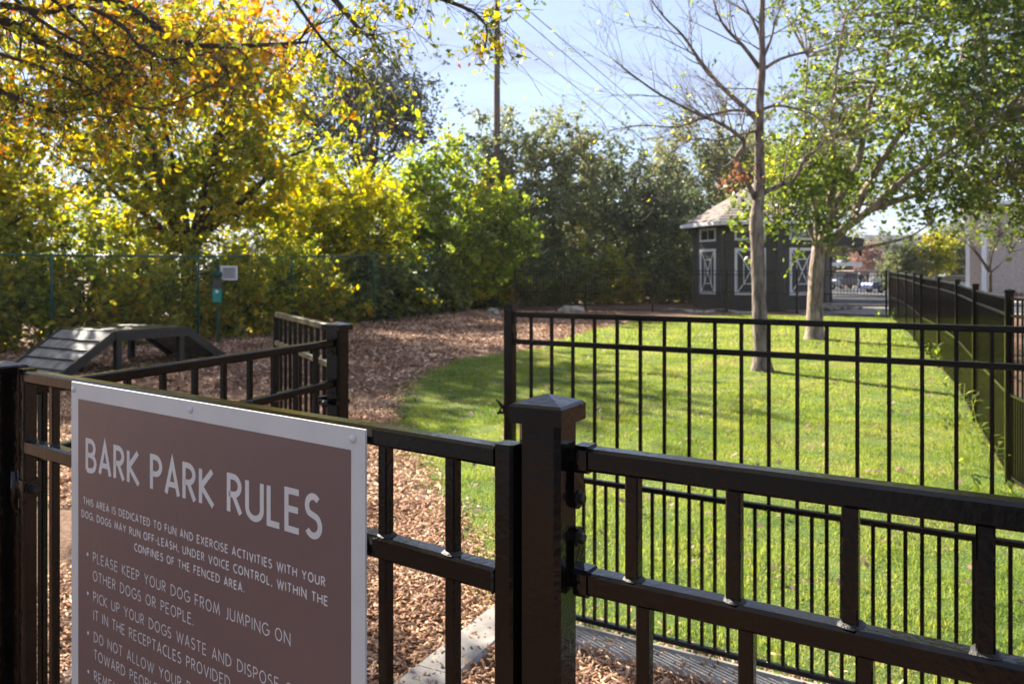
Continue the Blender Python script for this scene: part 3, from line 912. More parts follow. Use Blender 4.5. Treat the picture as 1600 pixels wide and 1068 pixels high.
def text_line(s, u0, u1, vtop, cap, weight, gap=.20, space=.34, bullet=None, natural=None):
    adv = 0
    for ch in s: adv += space + gap if ch == ' ' else GLY[ch][0] + gap + weight
    adv -= gap + weight
    sx = (u1 - u0 - weight * cap) / (adv * cap) if u1 else natural
    mb = MB(); x = u0 + weight * cap / 2; k = 0
    inner = cap * (1 - weight)
    for ch in s:
        if ch == ' ': x += (space + gap) * cap * sx; continue
        w, sts = GLY[ch]
        for st_ in sts:
            pts = [(x + p * cap * sx, -(vtop + cap) + weight * cap / 2 + q * inner) for p, q in st_]
            stroke(mb, pts, weight * cap, TH + .00055 + .00004 * (k % 4), closed=(ch == 'O')); k += 1
        x += (w + gap + weight) * cap * sx
    if bullet is not None:
        pts = [(bullet + .0032 * math.cos(a), -(vtop + cap * .45) + .0032 * math.sin(a)) for a in [2 * math.pi * i / 14 for i in range(14)]]
        vs = [sgn(p, -q, TH + .0006) for p, q in pts]; mb.add(vs, [tuple(range(14))])
    mb.build('lettering', M['sign_letter'], SG)
    return sx
tt = lambda px: line_s(px, G0, GD) - SU0
text_line("BARK PARK RULES", tt(141), tt(511), .0945, .0605, .145, gap=.09, space=.27)
text_line("THIS AREA IS DEDICATED TO FUN AND EXERCISE ACTIVITIES WITH YOUR", tt(137), tt(516), .1995, .0135, .160, gap=.135)
text_line("DOG, DOGS MAY RUN OFF-LEASH, UNDER VOICE CONTROL, WITHIN THE", tt(134.5), tt(520), .2235, .0135, .160, gap=.135)
text_line("CONFINES OF THE FENCED AREA.", tt(217), tt(389.5), .2475, .0135, .160, gap=.135)
LX = tt(152.5); BX = tt(144)
sx = text_line("PLEASE KEEP YOUR DOG FROM JUMPING ON", LX, tt(461.5), .2905, .0180, .100, gap=.16, bullet=BX)
text_line("OTHER DOGS OR PEOPLE.", LX, tt(310), .3225, .0180, .100, gap=.16)
text_line("PICK UP YOUR DOGS WASTE AND DISPOSE OF", LX + .001, tt(475), .3590, .0180, .100, gap=.16, bullet=BX + .001)
text_line("IT IN THE RECEPTACLES PROVIDED.", LX + .002, tt(371), .3905, .0180, .100, gap=.16)
text_line("DO NOT ALLOW YOUR DOG", LX + .003, None, .4285, .0180, .100, gap=.16, bullet=BX + .002, natural=sx)
text_line("TOWARD PEOPLE OR", LX + .003, None, .4590, .0180, .100, gap=.16, natural=sx)
text_line("REMEMBER", LX + .004, None, .4960, .0180, .100, gap=.16, bullet=BX + .003, natural=sx)
for u, v in ((.0095, .013), (tt(305), .0125), (SW - .022, .0135), (.0095, SHGT - .014), (SW - .022, SHGT - .014), (SW / 2, SHGT - .014)):
    mb = MB(); c = sgn(u, v, TH)
    mb.rings([(.0058, 0), (.0056, .0012), (.0044, .0027), (.0022, .0036), (.0004, .0039)], (0, 0, 0), 16, axis=(-GN.x, -GN.y, 0))
    mb.build('rivet', M['sign_white'], SG, c)
# nick and scratch on the print
mb = MB(); mb.add([sgn(tt(232.6) + a, .133 + b, TH + .0006) for a, b in ((0, 0), (.0022, .001), (.0018, .0032), (-.0006, .0026))], [(0, 1, 2, 3)])
mb.add([sgn(tt(284) + a, .176 + b, TH + .0006) for a, b in ((0, 0), (.0006, 0), (.0006, .016), (0, .016))], [(0, 1, 2, 3)])
mb.build('scratch', M['dark_wood'], SG)

# ------------------------------------------------------------------ agility table with two ramps
phi = R(60)
F0 = Vector((-6.81, 13.7)); e1 = Vector((math.cos(phi), math.sin(phi))); e2 = Vector((-math.sin(phi), math.cos(phi)))
TL, TW, THt = 1.42, 1.62, .705
tb = empty('agility_table', (F0.x, F0.y, 0), phi, 'low black dog agility platform with two sloping ramps on the mulch by the green fence', 'platform')
def tbox(mb, x0, x1, y0, y1, z0, z1): mb.box(((x0 + x1) / 2, (y0 + y1) / 2, (z0 + z1) / 2), (x1 - x0, y1 - y0, z1 - z0))
for i in range(9):
    y0 = TW * i / 9
    mb = MB(); tbox(mb, -.01, TL + .01, y0 + .003, y0 + TW / 9 - .003, THt - .028, THt); mb.build('plank', M['dark_wood'], tb)
for args in ((0, TL, -.022, .022, THt - .17, THt - .03), (0, TL, TW - .022, TW + .022, THt - .17, THt - .03), (-.022, .022, .024, TW - .024, THt - .17, THt - .03), (TL - .022, TL + .022, .024, TW - .024, THt - .17, THt - .03)):
    mb = MB(); tbox(mb, *args); mb.build('apron', M['dark_wood'], tb)
for x in (.08, TL - .08):
    for y in (.08, TW - .08):
        mb = MB(); tbox(mb, x - .05, x + .05, y - .05, y + .05, -.05, THt - .032); mb.build('leg', M['dark_wood'], tb)
for sgnx in (-1, 1):
    rp = MB(); xe = 0 if sgnx < 0 else TL
    run = 1.0
    a = Vector((xe + sgnx * .03, 0, THt - .02)); b = Vector((xe + sgnx * run, 0, .02))
    d = (b - a).normalized(); up = Vector((-d.z * sgnx, 0, d.x * sgnx))
    w0, w1 = .06, TW - .06
    vs = [a + Vector((0, w0, 0)), b + Vector((0, w0, 0)), b + Vector((0, w1, 0)), a + Vector((0, w1, 0))]
    vs += [v - up * .03 for v in vs]
    rp.add(vs, [(0, 1, 2, 3), (7, 6, 5, 4), (0, 4, 5, 1), (1, 5, 6, 2), (2, 6, 7, 3), (3, 7, 4, 0)])
    ro = rp.build('ramp', M['ramp_sunlit'], tb)
    L = (b - a).length
    for k in range(1, 5):
        c = a + d * L * k / 4.6 + up * .012
        cl_ = MB(); cl_.beam((c.x, w0, c.z), (c.x, w1, c.z), .045, .024); cl_.build('cleat', M['dark_wood'], ro)
    for y in (w0 - .022, w1 + .022):
        sb = MB(); p0 = a + up * .025 + Vector((0, y, 0)); p1 = b + up * .025 + Vector((0, y, 0))
        vs = [p0 + Vector((0, -.02, 0)), p1 + Vector((0, -.02, 0)), p1 + Vector((0, -.02, 0)) - up * .15, p0 + Vector((0, -.02, 0)) - up * .15]
        vs += [v + Vector((0, .04, 0)) for v in vs]
        sb.add(vs, [(3, 2, 1, 0), (4, 5, 6, 7), (0, 1, 5, 4), (1, 2, 6, 5), (2, 3, 7, 6), (3, 0, 4, 7)])
        sb.build('side_board', M['dark_wood'], ro)

# ------------------------------------------------------------------ waste bag station
bs = empty('waste_bag_station', (-7.02, 19.0, gzf(-7.02, 19)), R(12), 'green pet waste bag station with a small grey sign, standing at the chain link fence', 'dispenser')
mb = MB(); mb.post(0, 0, -.1, 2.0, .055, 0); mb.build('post', M['dark_green_plastic'], bs)
mb = MB(); mb.box((0, -.09, 1.13), (.20, .12, .32)); mb.build('bin', M['green_plastic'], bs)
mb = MB(); mb.add([(-.03, -.152, 1.19), (.035, -.152, 1.19), (.045, -.152, 1.22), (.005, -.152, 1.27), (-.035, -.152, 1.25)], [(0, 1, 2, 3, 4)]); mb.build('emblem', M['white_trim'], bs)
mb = MB(); mb.box((0, -.08, 1.40), (.20, .11, .20)); mb.box((0, -.08, 1.515), (.21, .12, .025)); mb.build('dispenser_box', M['siding'], bs)
mb = MB(); mb.rings([(.0, 0), (.06, .003), (.10, .04), (.11, .12), (.09, .17), (.0, .20)], (0, -.07, 1.53), 10, cap=False); mb.build('hood', M['dark_green_plastic'], bs)
mb = MB(); mb.box((.26, -.04, 1.66), (.38, .012, .34)); sg = mb.build('sign_plate', M['white_trim'], bs)
mb = MB(); mb.box((.26, -.048, 1.66), (.32, .003, .28)); mb.build('sign_face', M['grey_sign'], sg)
mb = MB()
for i, (w_, z_) in enumerate(((.24, 1.76), (.26, 1.72), (.22, 1.67), (.25, 1.62), (.20, 1.57))):
    mb.box((.26, -.0505, z_), (w_, .001, .014))
mb.build('text_row', M['siding'], sg)

# ------------------------------------------------------------------ utility pole and lines
PD = 37.0
PX = (776.5 - 800) / FPX * PD
pz = gzf(PX, PD)
up_ = empty('utility_pole', (PX, PD, pz), 0, 'tall weathered wooden utility pole rising behind the yellow bushes', 'utility pole')
mb = MB(); mb.tube([(0, 0, -.5), (0.01, 0, 5), (0, 0, 10), (.01, 0, 16.2)], [.17, .165, .145, .12], 14); mb.build('pole', M['wood_pole'], up_)
zx = 14.4
mb = MB(); mb.box((.75, -.16, zx + .09 - pz), (2.6, .11, .13)); ca = mb.build('crossarm', M['wood_pole'], up_)
mb = MB(); mb.tube([(.08, -.05, 13.3 - pz), (.45, -.08, 13.45 - pz)], .02, 6); mb.tube([(.30, -.08, 13.40 - pz), (.46, -.08, 13.47 - pz)], .045, 8); mb.tube([(-.08, -.05, 13.15 - pz), (-.28, -.08, 13.28 - pz)], .02, 6); mb.build('insulator', M['wire'], up_)
mb = MB(); mb.box((.17, -.05, 11.75 - pz), (.10, .1, .16)); mb.build('line_clamp', M['wire'], up_)
for i, x in enumerate((.55, 1.05, 1.75)):
    mb = MB(); mb.rings([(.03, -.02), (.05, .02), (.03, .06), (.05, .10), (.02, .16)], (x, -.16, zx - .12 - pz), 8); mb.build('insulator', M['wire'], up_)
wl = [((782, 44), (1154, 334), 'lowest of the three power lines slanting down to the right from the pole'),
      ((806, 20), (1166, 324), 'middle of the three power lines slanting down to the right from the pole'),
      ((830, 20), (1176, 316), 'topmost of the three power lines slanting down to the right from the pole'),
      ((783, 90), (1010, 240), 'thin faint line running right and down from the clamp low on the pole')]
for k, (p, q, lab) in enumerate(wl):
    a = at(p[0], p[1], PD - .1); b = at(q[0], q[1], 95)
    pts = []
    for i in range(15):
        t_ = i / 14; v = a.lerp(b, t_); v.z -= .12 * 4 * t_ * (1 - t_) * .2; pts.append(v)
    mb = MB(); mb.tube(pts, .021 if k < 3 else .010, 5)
    tag(mb.build('power_line', M['wire']), lab, 'power line', 'overhead lines')
a = at(774, 86, PD - .1); b = at(560, 20, 30)
mb = MB(); mb.tube([a, (a + b) / 2 - Vector((0, 0, .25)), b, at(300, -80, 24)], .007, 5)
tag(mb.build('power_line', M['wire']), 'thin faint line running left and up from the pole', 'power line', 'overhead lines')

# ------------------------------------------------------------------ pavilion
PC = None
Lf = 2.07
a_mid = R(-10)                       # mid facet turned a little to the left
p0 = at(1129.6, 480, 30.9)           # corner between left and mid facet
def dirv(a): return Vector((math.cos(a), math.sin(a), 0))
# facets from left to right: direction of travel along each
angs = [a_mid - R(45) , a_mid, a_mid + R(45), a_mid + R(90), a_mid + R(135), a_mid + R(180), a_mid + R(225), a_mid + R(270)]
angs = [-x for x in angs]
# walking left to right the wall turns away: directions +55, +10 ... seen from the front
angs = [R(-72 + 45 * k) for k in range(8)]
corners = []
p = Vector((p0.x, p0.y, 0)) - dirv(angs[0]) * Lf
for a in angs:
    corners.append(p.copy()); p = p + dirv(a) * Lf
ctr = sum(corners, Vector()) / 8
gb = gzf(ctr.x, ctr.y) - .05
pv = empty('pavilion', (ctr.x, ctr.y, gb), 0, 'dark grey eight sided pavilion with white trimmed crossed windows and brown shingle roof', 'building')
C8 = [c - ctr for c in corners]
EZ = 3.42
for i in range(8):
    a, b = C8[i], C8[(i + 1) % 8]; d = (b - a).normalized(); n_ = Vector((d.y, -d.x, 0))
    mb = MB(); mid = (a + b) / 2
    vis = i in (0, 1, 2, 3)
    mb.box((mid.x - n_.x * .06, mid.y - n_.y * .06, EZ / 2), (Lf - .02, .10, EZ), ang(d))
    wo = mb.build('wall', M['siding'], pv)
    if vis:
        z = .28; k = 0
        while z < EZ - .2:
            bo = MB(); bh = .195
            for (s0, s1) in ((.09, Lf - .09),):
                q0 = a + d * s0; q1 = a + d * s1
                vs = [q0 + n_ * .016 + Vector((0, 0, z)), q1 + n_ * .016 + Vector((0, 0, z)), q1 + n_ * .002 + Vector((0, 0, z + bh)), q0 + n_ * .002 + Vector((0, 0, z + bh))]
                vs += [q0 - n_ * .009 + Vector((0, 0, z)), q1 - n_ * .009 + Vector((0, 0, z))]
                bo.add(vs, [(0, 1, 2, 3), (0, 4, 5, 1)])
            bo.build('siding_board', M['siding'], wo)
            z += bh
        # skirting and corner boards, belt board
        for z_, h_, pr in ((.14, .28, .03), (2.58, .10, .035), (EZ - .11, .2, .03)):
            bb = MB(); bb.box((mid.x + n_.x * pr / 2, mid.y + n_.y * pr / 2, z_), (Lf - .18, pr, h_), ang(d)); bb.build('band_board', M['siding'], wo)
        wW = 1.16
        # tall window with nested crosses
        def wbox(mb_, s0, s1, z0, z1, o0, o1):
            cc = a + d * ((s0 + s1) / 2) + n_ * ((o0 + o1) / 2)
            mb_.box((cc.x, cc.y, (z0 + z1) / 2), (s1 - s0, o1 - o0, z1 - z0), ang(d))
        if i < 3:
            s0, s1, z0, z1 = Lf / 2 - wW / 2, Lf / 2 + wW / 2, .62, 2.42
            pn = MB(); wbox(pn, s0 + .08, s1 - .08, z0 + .08, z1 - .08, .017, .024); pane = pn.build('pane', M['siding'] if i != 2 else M['siding'], wo)
            fr_ = MB(); fw = .10
            wbox(fr_, s0, s1, z1 - fw, z1, .018, .06); wbox(fr_, s0, s1, z0, z0 + fw + .02, .018, .06)
            wbox(fr_, s0, s0 + fw, z0 + fw + .02, z1 - fw, .018, .057); wbox(fr_, s1 - fw, s1, z0 + fw + .02, z1 - fw, .018, .057)
            fr_.build('window_frame', M['white_trim'], wo)
            mu = MB(); cx_, cz_ = (s0 + s1) / 2, (z0 + z1) / 2
            iw, ih = .24, .47
            def bar(x0_, z0_, x1_, z1_, oo=.030):
                P = a + d * x0_ + n_ * oo; Q = a + d * x1_ + n_ * oo
                P.z = z0_; Q.z = z1_
                mu.beam(P, Q, .024, .042)
            ow, oh = (s1 - s0) / 2 - fw, (z1 - z0) / 2 - fw
            for sx_ in (-1, 1):
                bar(cx_ + sx_ * iw, cz_ - ih, cx_ + sx_ * iw, cz_ + ih)
                bar(cx_ - iw, cz_ + sx_ * ih, cx_ + iw, cz_ + sx_ * ih, .033)
                bar(cx_ - iw, cz_ - sx_ * ih, cx_ + iw, cz_ + sx_ * ih, .036 + .002 * sx_)
                for sz_ in (-1, 1):
                    bar(cx_ + sx_ * iw, cz_ + sz_ * ih, cx_ + sx_ * ow, cz_ + sz_ * oh, .040)
            mu.build('glazing_bar', M['white_trim'], wo)
            # transom window above
            z0, z1 = 2.72, 3.24
            pn = MB(); wbox(pn, s0 + .06, s1 - .06, z0 + .05, z1 - .05, .017, .024); pn.build('pane', M['glass'], wo)
            fr_ = MB(); fw = .075
            wbox(fr_, s0, s1, z1 - fw, z1, .02, .06); wbox(fr_, s0, s1, z0, z0 + fw, .02, .06)
            wbox(fr_, s0, s0 + fw, z0 + fw, z1 - fw, .02, .057); wbox(fr_, s1 - fw, s1, z0 + fw, z1 - fw, .02, .057)
            wbox(fr_, (s0 + s1) / 2 - .012, (s0 + s1) / 2 + .012, z0 + fw, z1 - fw, .02, .035)
            fr_.build('window_frame', M['white_trim'], wo)
    cb = MB(); cb.post(a.x, a.y, 0, EZ - .01, .17, ang(d) + R(-22.5)); cb.build('corner_board', M['siding'], pv)
# roof: eaves, fascia gutter, hips
rad = (C8[0].length)
def ringp(r, z, off=0):
    out = []
    for c in C8:
        q = c.normalized() * r; out.append(Vector((q.x, q.y, z)))
    return out
e0 = ringp(rad + .55, EZ - .02); apex = Vector((0, 0, EZ + 1.9))
for i in range(8):
    a, b = e0[i], e0[(i + 1) % 8]
    rows_n = 16
    rs = MB()
    for k in range(rows_n):
        t0_, t1_ = k / rows_n, (k + 1) / rows_n
        A_, B_ = a.lerp(apex, t0_), b.lerp(apex, t0_); C_, D_ = b.lerp(apex, t1_), a.lerp(apex, t1_)
        up2 = Vector((0, 0, .028))
        rs.add([A_ + up2, B_ + up2, C_ + up2 * .2, D_ + up2 * .2, A_, B_], [(0, 1, 2, 3), (4, 5, 1, 0)])
    rs.build('roof_slope', M['shingle'], pv)
    gu = MB(); gu.beam(a + Vector((0, 0, -.04)), b + Vector((0, 0, -.04)), .11, .14); gu.build('gutter', M['white_trim'], pv)
so_ = MB(); so_.poly([tuple(v + Vector((0, 0, -.13))) for v in reversed(e0)]); so_.build('soffit', M['siding'], pv)
fi = MB(); fi.rings([(.12, 0), (.16, .1), (.05, .3), (.01, .42)], tuple(apex - Vector((0, 0, .05))), 8); fi.build('finial', M['shingle'], pv)
# arched porch on the right
r_c = corners[3] - ctr
ar = MB(); x0, x1 = r_c.x + .05, r_c.x + 1.62
N = 14
vsF = []
for i in range(N + 1):
    t_ = math.pi * i / N
    vsF.append(((x0 + x1) / 2 - math.cos(t_) * .70, 2.12 + math.sin(t_) * .42))
for dy in (0, .22):
    pass
vs = []
for dy in (r_c.y + .2, r_c.y + .42):
    for (x_, z_) in vsF: vs.append((x_, dy, z_))
    for i, (x_, z_) in enumerate(vsF): vs.append((x0 + (x1 - x0) * i / N, dy, 2.92 - abs(i / N - .5) * .25))
n1 = N + 1; fs = []
for i in range(N):
    fs.append((i, i + 1, n1 + i + 1, n1 + i)); fs.append((2 * n1 + i + 1, 2 * n1 + i, 3 * n1 + i, 3 * n1 + i + 1))
    fs.append((i + 1, i, 2 * n1 + i, 2 * n1 + i + 1)); fs.append((n1 + i, n1 + i + 1, 3 * n1 + i + 1, 3 * n1 + i))
ar.add(vs, fs); ar.build('porch_arch', M['siding'], pv)
for x_ in (x0 + .06,):
    mb = MB(); mb.post(x_, r_c.y + .31, 0, 2.12, .07, 0); mb.build('porch_post', M['siding'], pv)

# ------------------------------------------------------------------ rocks
def rock(loc, size, label, seed, cat='rock', group=None, name='rock'):
    import bmesh
    rg = random.Random(seed); bm = bmesh.new(); bmesh.ops.create_icosphere(bm, subdivisions=3 if max(size) > .25 else 2, radius=1)
    fr1 = [(rg.uniform(1.2, 4), rg.uniform(0, 6), Vector((rg.gauss(0, 1), rg.gauss(0, 1), rg.gauss(0, 1))).normalized()) for _ in range(9)]
    for v in bm.verts:
        k = 1
        for f, ph, ax in fr1: k += .06 * math.sin(f * 2 * v.co.dot(ax) + ph)
        c = v.co.copy()
        m_ = max(abs(c.x), abs(c.y), abs(c.z)); c = c.lerp(c / m_, .45) * k
        v.co = Vector((c.x * size[0] / 2, c.y * size[1] / 2, c.z * size[2] / 2))
    me = bpy.data.meshes.new(name); bm.to_mesh(me); bm.free()
    o = link_mesh(name, me, M['rock']); o.location = loc; o.rotation_euler = (0, 0, rg.uniform(0, 3))
    tag(o, label, cat, group); return o
c = at(893, 480, 26.6); zr = gzf(c.x, c.y)
o = rock((c.x, c.y, zr + .14), (.84, .5, .38), 'large pale limestone block on the mulch before the far black fence', 3); o.rotation_euler = (0, 0, .1)
mb = MB(); mb.add([(-.0, 0, 0), (.05, 0, 0), (.06, 0, .13), (.01, 0, .15), (0, .01, 0), (.05, .01, 0), (.06, .01, .13), (.01, .01, .15)], [(0, 1, 2, 3), (7, 6, 5, 4), (0, 4, 5, 1), (1, 5, 6, 2), (2, 6, 7, 3), (3, 7, 4, 0)])
o = mb.build('marker_flag', M['pink']); q = at(885, 484, 26.2); o.location = (q.x, q.y, zr); tag(o, 'small pink marker tape in front of the large pale limestone block', 'marker')
q = at(771, 480, 27.5); rock((q.x, q.y, gzf(q.x, q.y) + .08), (.38, .3, .26), 'small tan rock at the base of the green fence corner', 5)
for i in range(46):
    px = 1040 + i * 3.3; D = 28.9 + .8 * math.sin(i * .3) - i * .01
    x = (px - 800) / FPX * D
    y = D - .25 + (0.5 if px < 1100 else 0)
    if px > 1192: continue
    rock((x, y + .15, gzf(x, y) + .03), (random.uniform(.12, .2), .16, random.uniform(.10, .16)), 'small white edging stone in the row along the pavilion base', 40 + i, 'stone', 'white edging stones before the pavilion', 'edging_stone')
for i, (px, py, s) in enumerate(((1292, 472, .55), (1300, 476, .4), (1307, 470, .3), (1316, 476, .3), (1328, 472, .25), (1345, 474, .2))):
    q = at(px, py, 29.5 + i * .3); lab = ['largest tan boulder heaped at the right foot of the leafy tree', 'second boulder of the heap beside the leafy tree', 'small boulder behind the heap by the leafy tree', 'small stone on the gravel right of the boulder heap', 'tan stone lying mid gravel bed', 'farthest right stone on the gravel bed'][i]
    rock((q.x, q.y, gzf(q.x, q.y) + s * .25), (s, s * .8, s * .6), lab, 90 + i)

# ------------------------------------------------------------------ trees
def bez(p0, p1, p2, n):
    return [p0 * (1 - t) ** 2 + p1 * 2 * t * (1 - t) + p2 * t * t for t in [i / n for i in range(n + 1)]]

def leaf_mesh(name, C, size, rng, flat=.0, aspect=.55, droop=0.0):
    """folded diamond leaves at centres C"""
    n = len(C)
    u = rng.normal(size=(n, 3)); u[:, 2] = u[:, 2] * .7 - droop; u /= np.linalg.norm(u, axis=1)[:, None]
    w = rng.normal(size=(n, 3)); w -= (w * u).sum(1)[:, None] * u; w /= np.linalg.norm(w, axis=1)[:, None]
    v = np.cross(u, w)
    s = (rng.uniform(.45, 1.5, n) * size)[:, None]
    P = np.stack([C - u * s * .5, C - u * s * .02 + w * s * aspect * .5 + v * s * .10, C + u * s * .5, C - u * s * .02 - w * s * aspect * .5 + v * s * .10], 1)
    k = np.arange(n)[:, None] * 4
    F = np.concatenate([k + np.array([[0, 1, 2]]), k + np.array([[0, 2, 3]])], 1).reshape(-1, 3)
    return fast_mesh(name, P.reshape(-1, 3), F)

def sample_blobs(blobs, n, rng, shell=.5):
    w = np.array([b[3] * b[4] * b[5] for b in blobs]); w = w / w.sum()
    idx = rng.choice(len(blobs), n, p=w)
    B = np.array([b[:6] for b in blobs])[idx]
    d = rng.normal(size=(n, 3)); d /= np.linalg.norm(d, axis=1)[:, None]
    r = rng.uniform(0, 1, n) ** (1 / 3 * (1 - shell) + .0) if shell < 1 else np.ones(n)
    r = rng.uniform(.2, 1, n) ** .6
    ph = rng.uniform(0, 6.28, 6); ax = rng.normal(size=(6, 3)); ax /= np.linalg.norm(ax, axis=1)[:, None]
    lump = sum(np.sin((2.2 + k) * (d @ ax[k]) * 2 + ph[k] + idx * 1.7) for k in range(6)) * .13
    r = r * (1 + lump)
    return B[:, :3] + d * r[:, None] * B[:, 3:6]

def sprays(cl, per, spread, rng, out=.5, up=.2):
    """leaves strung along short twigs that leave each cluster outwards"""
    k = 5; n = len(cl) * k
    o = np.repeat(cl, k, 0); c0 = cl.mean(0)
    d = o - c0; d /= np.linalg.norm(d, axis=1)[:, None] + 1e-6
    d = d * out + rng.normal(size=d.shape) * .55 + np.array([0, 0, up]); d /= np.linalg.norm(d, axis=1)[:, None]
    L = rng.gamma(4, spread * .55, n)
    m = max(1, per // k)
    t = rng.uniform(-.1, 1, (n, m))
    sc = np.repeat(rng.uniform(.6, 1.3, n), m)[:, None]
    P = np.repeat(o, m, 0) + np.repeat(d * L[:, None], m, 0) * t.reshape(-1, 1)
    rad = spread * .30 * (1.15 - .7 * np.abs(t)).reshape(-1, 1) * sc
    return P + rng.normal(size=P.shape) * rad

def tree(name, label, base, blobs, leafmat, barkmat, n_cl, per, leaf, spread, trunk_r, cat='tree', group=None, limbs=7, seed=1, fork=.35, sub=True, shape=None, aspect=.6, twigs=True):
    rng = np.random.default_rng(seed); rg = random.Random(seed)
    bx, by = base; bz_ = gzf(bx, by)
    root = empty(name, (bx, by, bz_), 0, label, cat, group)
    off = np.array([bx, by, bz_])
    cl = sample_blobs(blobs, n_cl, rng) - off
    cl = cl[cl[:, 2] > .12]
    top = cl[:, 2].max(); cen = cl.mean(0)
    forkz = max(.25, top * fork * .6)
    tb_ = MB()
    f = Vector((cen[0] * .15, cen[1] * .15, forkz))
    tb_.tube(bez(Vector((0, 0, -.15)), Vector((rg.uniform(-.1, .1), 0, forkz * .5)), f, 5), [trunk_r * k for k in (1.35, 1.08, 1, .95, .92, .9)], 9)
    # limbs towards spread-out cluster points
    order = rng.permutation(len(cl)); ends = []
    for j in order:
        if len(ends) >= limbs: break
        p = Vector(cl[j])
        if all((p - q).length > (top * .9 / max(2, limbs ** .5)) for q in ends): ends.append(p)
    nodes = []
    for e in ends:
        e2 = f.lerp(e, .86)
        mid = f.lerp(e2, .45) + Vector((rg.gauss(0, .12), rg.gauss(0, .12), rg.uniform(.05, .22) * (e2 - f).length * .6))
        pts = bez(f, mid, e2, 7)
        pts = [p + Vector((rg.gauss(0, .03), rg.gauss(0, .03), rg.gauss(0, .03))) * (i > 0) * (e2 - f).length * .35 for i, p in enumerate(pts)]
        r0 = trunk_r * rg.uniform(.42, .62)
        tb_.tube(pts, [r0 * (1 - .82 * i / 7) for i in range(8)], 6)
        nodes += [(p, r0 * (1 - .82 * i / 7)) for i, p in enumerate(pts) if i >= 2]
    tb_.build('trunk', M[barkmat], root)
    if twigs:
        bm_ = MB(); NP = np.array([tuple(n[0]) for n in nodes])
        for c in cl:
            dd = np.linalg.norm(NP - c, axis=1) + .6 * np.maximum(0, NP[:, 2] - c[2]); j = int(dd.argmin())
            p, r = nodes[j]; e = Vector(c)
            if (e - p).length < .05: continue
            mid = p.lerp(e, .5) + Vector((rg.gauss(0, .1), rg.gauss(0, .1), .12)) * (e - p).length
            bm_.tube(bez(p, mid, e, 3), [min(r * .55, .035), .02, .012, .005], 3)
        bm_.build('branches', M[barkmat], root)
    # leaves
    per = int(per * 1.12); leaf *= 1.38
    P = sprays(cl, per, spread, rng)
    P = P[P[:, 2] > .02]
    o = link_mesh('crown', leaf_mesh('crown', P, leaf, rng, aspect=aspect), M[leafmat], root)
    return root

G_AUT = 'autumn trees behind the green fence'
G_FAR = 'dark trees beyond the far fence'
G_BR = 'bushes along the green fence'
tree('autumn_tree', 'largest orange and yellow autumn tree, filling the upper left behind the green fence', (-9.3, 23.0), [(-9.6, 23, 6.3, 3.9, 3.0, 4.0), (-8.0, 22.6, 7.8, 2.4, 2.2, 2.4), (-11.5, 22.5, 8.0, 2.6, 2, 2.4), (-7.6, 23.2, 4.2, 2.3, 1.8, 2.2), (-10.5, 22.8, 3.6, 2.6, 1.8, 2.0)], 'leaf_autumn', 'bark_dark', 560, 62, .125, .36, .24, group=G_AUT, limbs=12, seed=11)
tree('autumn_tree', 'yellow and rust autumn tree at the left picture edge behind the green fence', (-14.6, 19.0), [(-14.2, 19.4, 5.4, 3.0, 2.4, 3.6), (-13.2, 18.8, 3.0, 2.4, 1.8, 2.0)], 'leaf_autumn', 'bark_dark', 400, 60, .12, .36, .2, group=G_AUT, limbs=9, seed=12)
tree('yellow_tree', 'bright yellow leaved small tree just right of the big autumn tree', (-5.9, 27.3), [(-6.3, 27.3, 3.9, 1.4, 1.4, 1.9), (-5.0, 27.2, 3.2, 1.5, 1.4, 1.7), (-7.4, 27.6, 3.3, 1.2, 1.3, 1.7), (-5.8, 26.9, 2.0, 2.3, 1.3, 1.3)], 'leaf_yellow', 'bark_dark', 300, 70, .11, .30, .12, group=G_AUT, limbs=8, seed=13)
tree('lime_tree', 'lime green and yellow leafy tree in front of the utility pole foot', (-2.6, 31.2), [(-2.9, 31, 5.0, 1.3, 1.4, 2.1), (-1.2, 31.4, 3.9, 1.6, 1.5, 2.0), (-4.0, 30.6, 3.4, 1.3, 1.3, 2.4), (-.3, 31.2, 2.8, 1.2, 1.3, 1.7), (-2.6, 30.6, 2.4, 2.4, 1.4, 1.7)], 'leaf_lime', 'bark_dark', 330, 70, .125, .30, .14, group=G_AUT, limbs=9, seed=14)
tree('live_oak', 'tall dark live oak with open twisting limbs against the sky, upper left centre', (-8.6, 46.0), [(-7.9, 46, 11.6, 3.9, 3.0, 2.9), (-10.5, 46, 10.2, 3.6, 3, 3.0), (-6.3, 45, 10.3, 2.4, 2.4, 2.1)], 'leaf_oak', 'bark_dark', 520, 34, .14, .42, .42, group=G_FAR, limbs=16, seed=15, fork=.55)
tree('olive_tree', 'grey green tree with tan tipped top, right behind the utility pole', (1.2, 38.5), [(.4, 38.5, 6.0, 2.1, 2.1, 3.4), (2.7, 38.2, 7.2, 1.7, 1.8, 2.6), (-1.5, 38.8, 5.6, 1.7, 1.7, 3.2), (2.0, 37.6, 4.2, 2.4, 1.8, 2.6)], 'leaf_olive', 'bark_dark', 420, 62, .13, .36, .2, group=G_FAR, limbs=12, seed=16)
tree('olive_tree', 'dark broad evergreen between the utility pole and the pavilion', (6.0, 41.0), [(5.7, 41, 5.2, 3.0, 2.6, 3.2), (7.4, 40.4, 4.2, 2.2, 2, 2.6), (4.2, 40.4, 4.0, 2.2, 2, 2.6)], 'leaf_olive_dark', 'bark_dark', 430, 62, .13, .36, .24, group=G_FAR, limbs=11, seed=17)
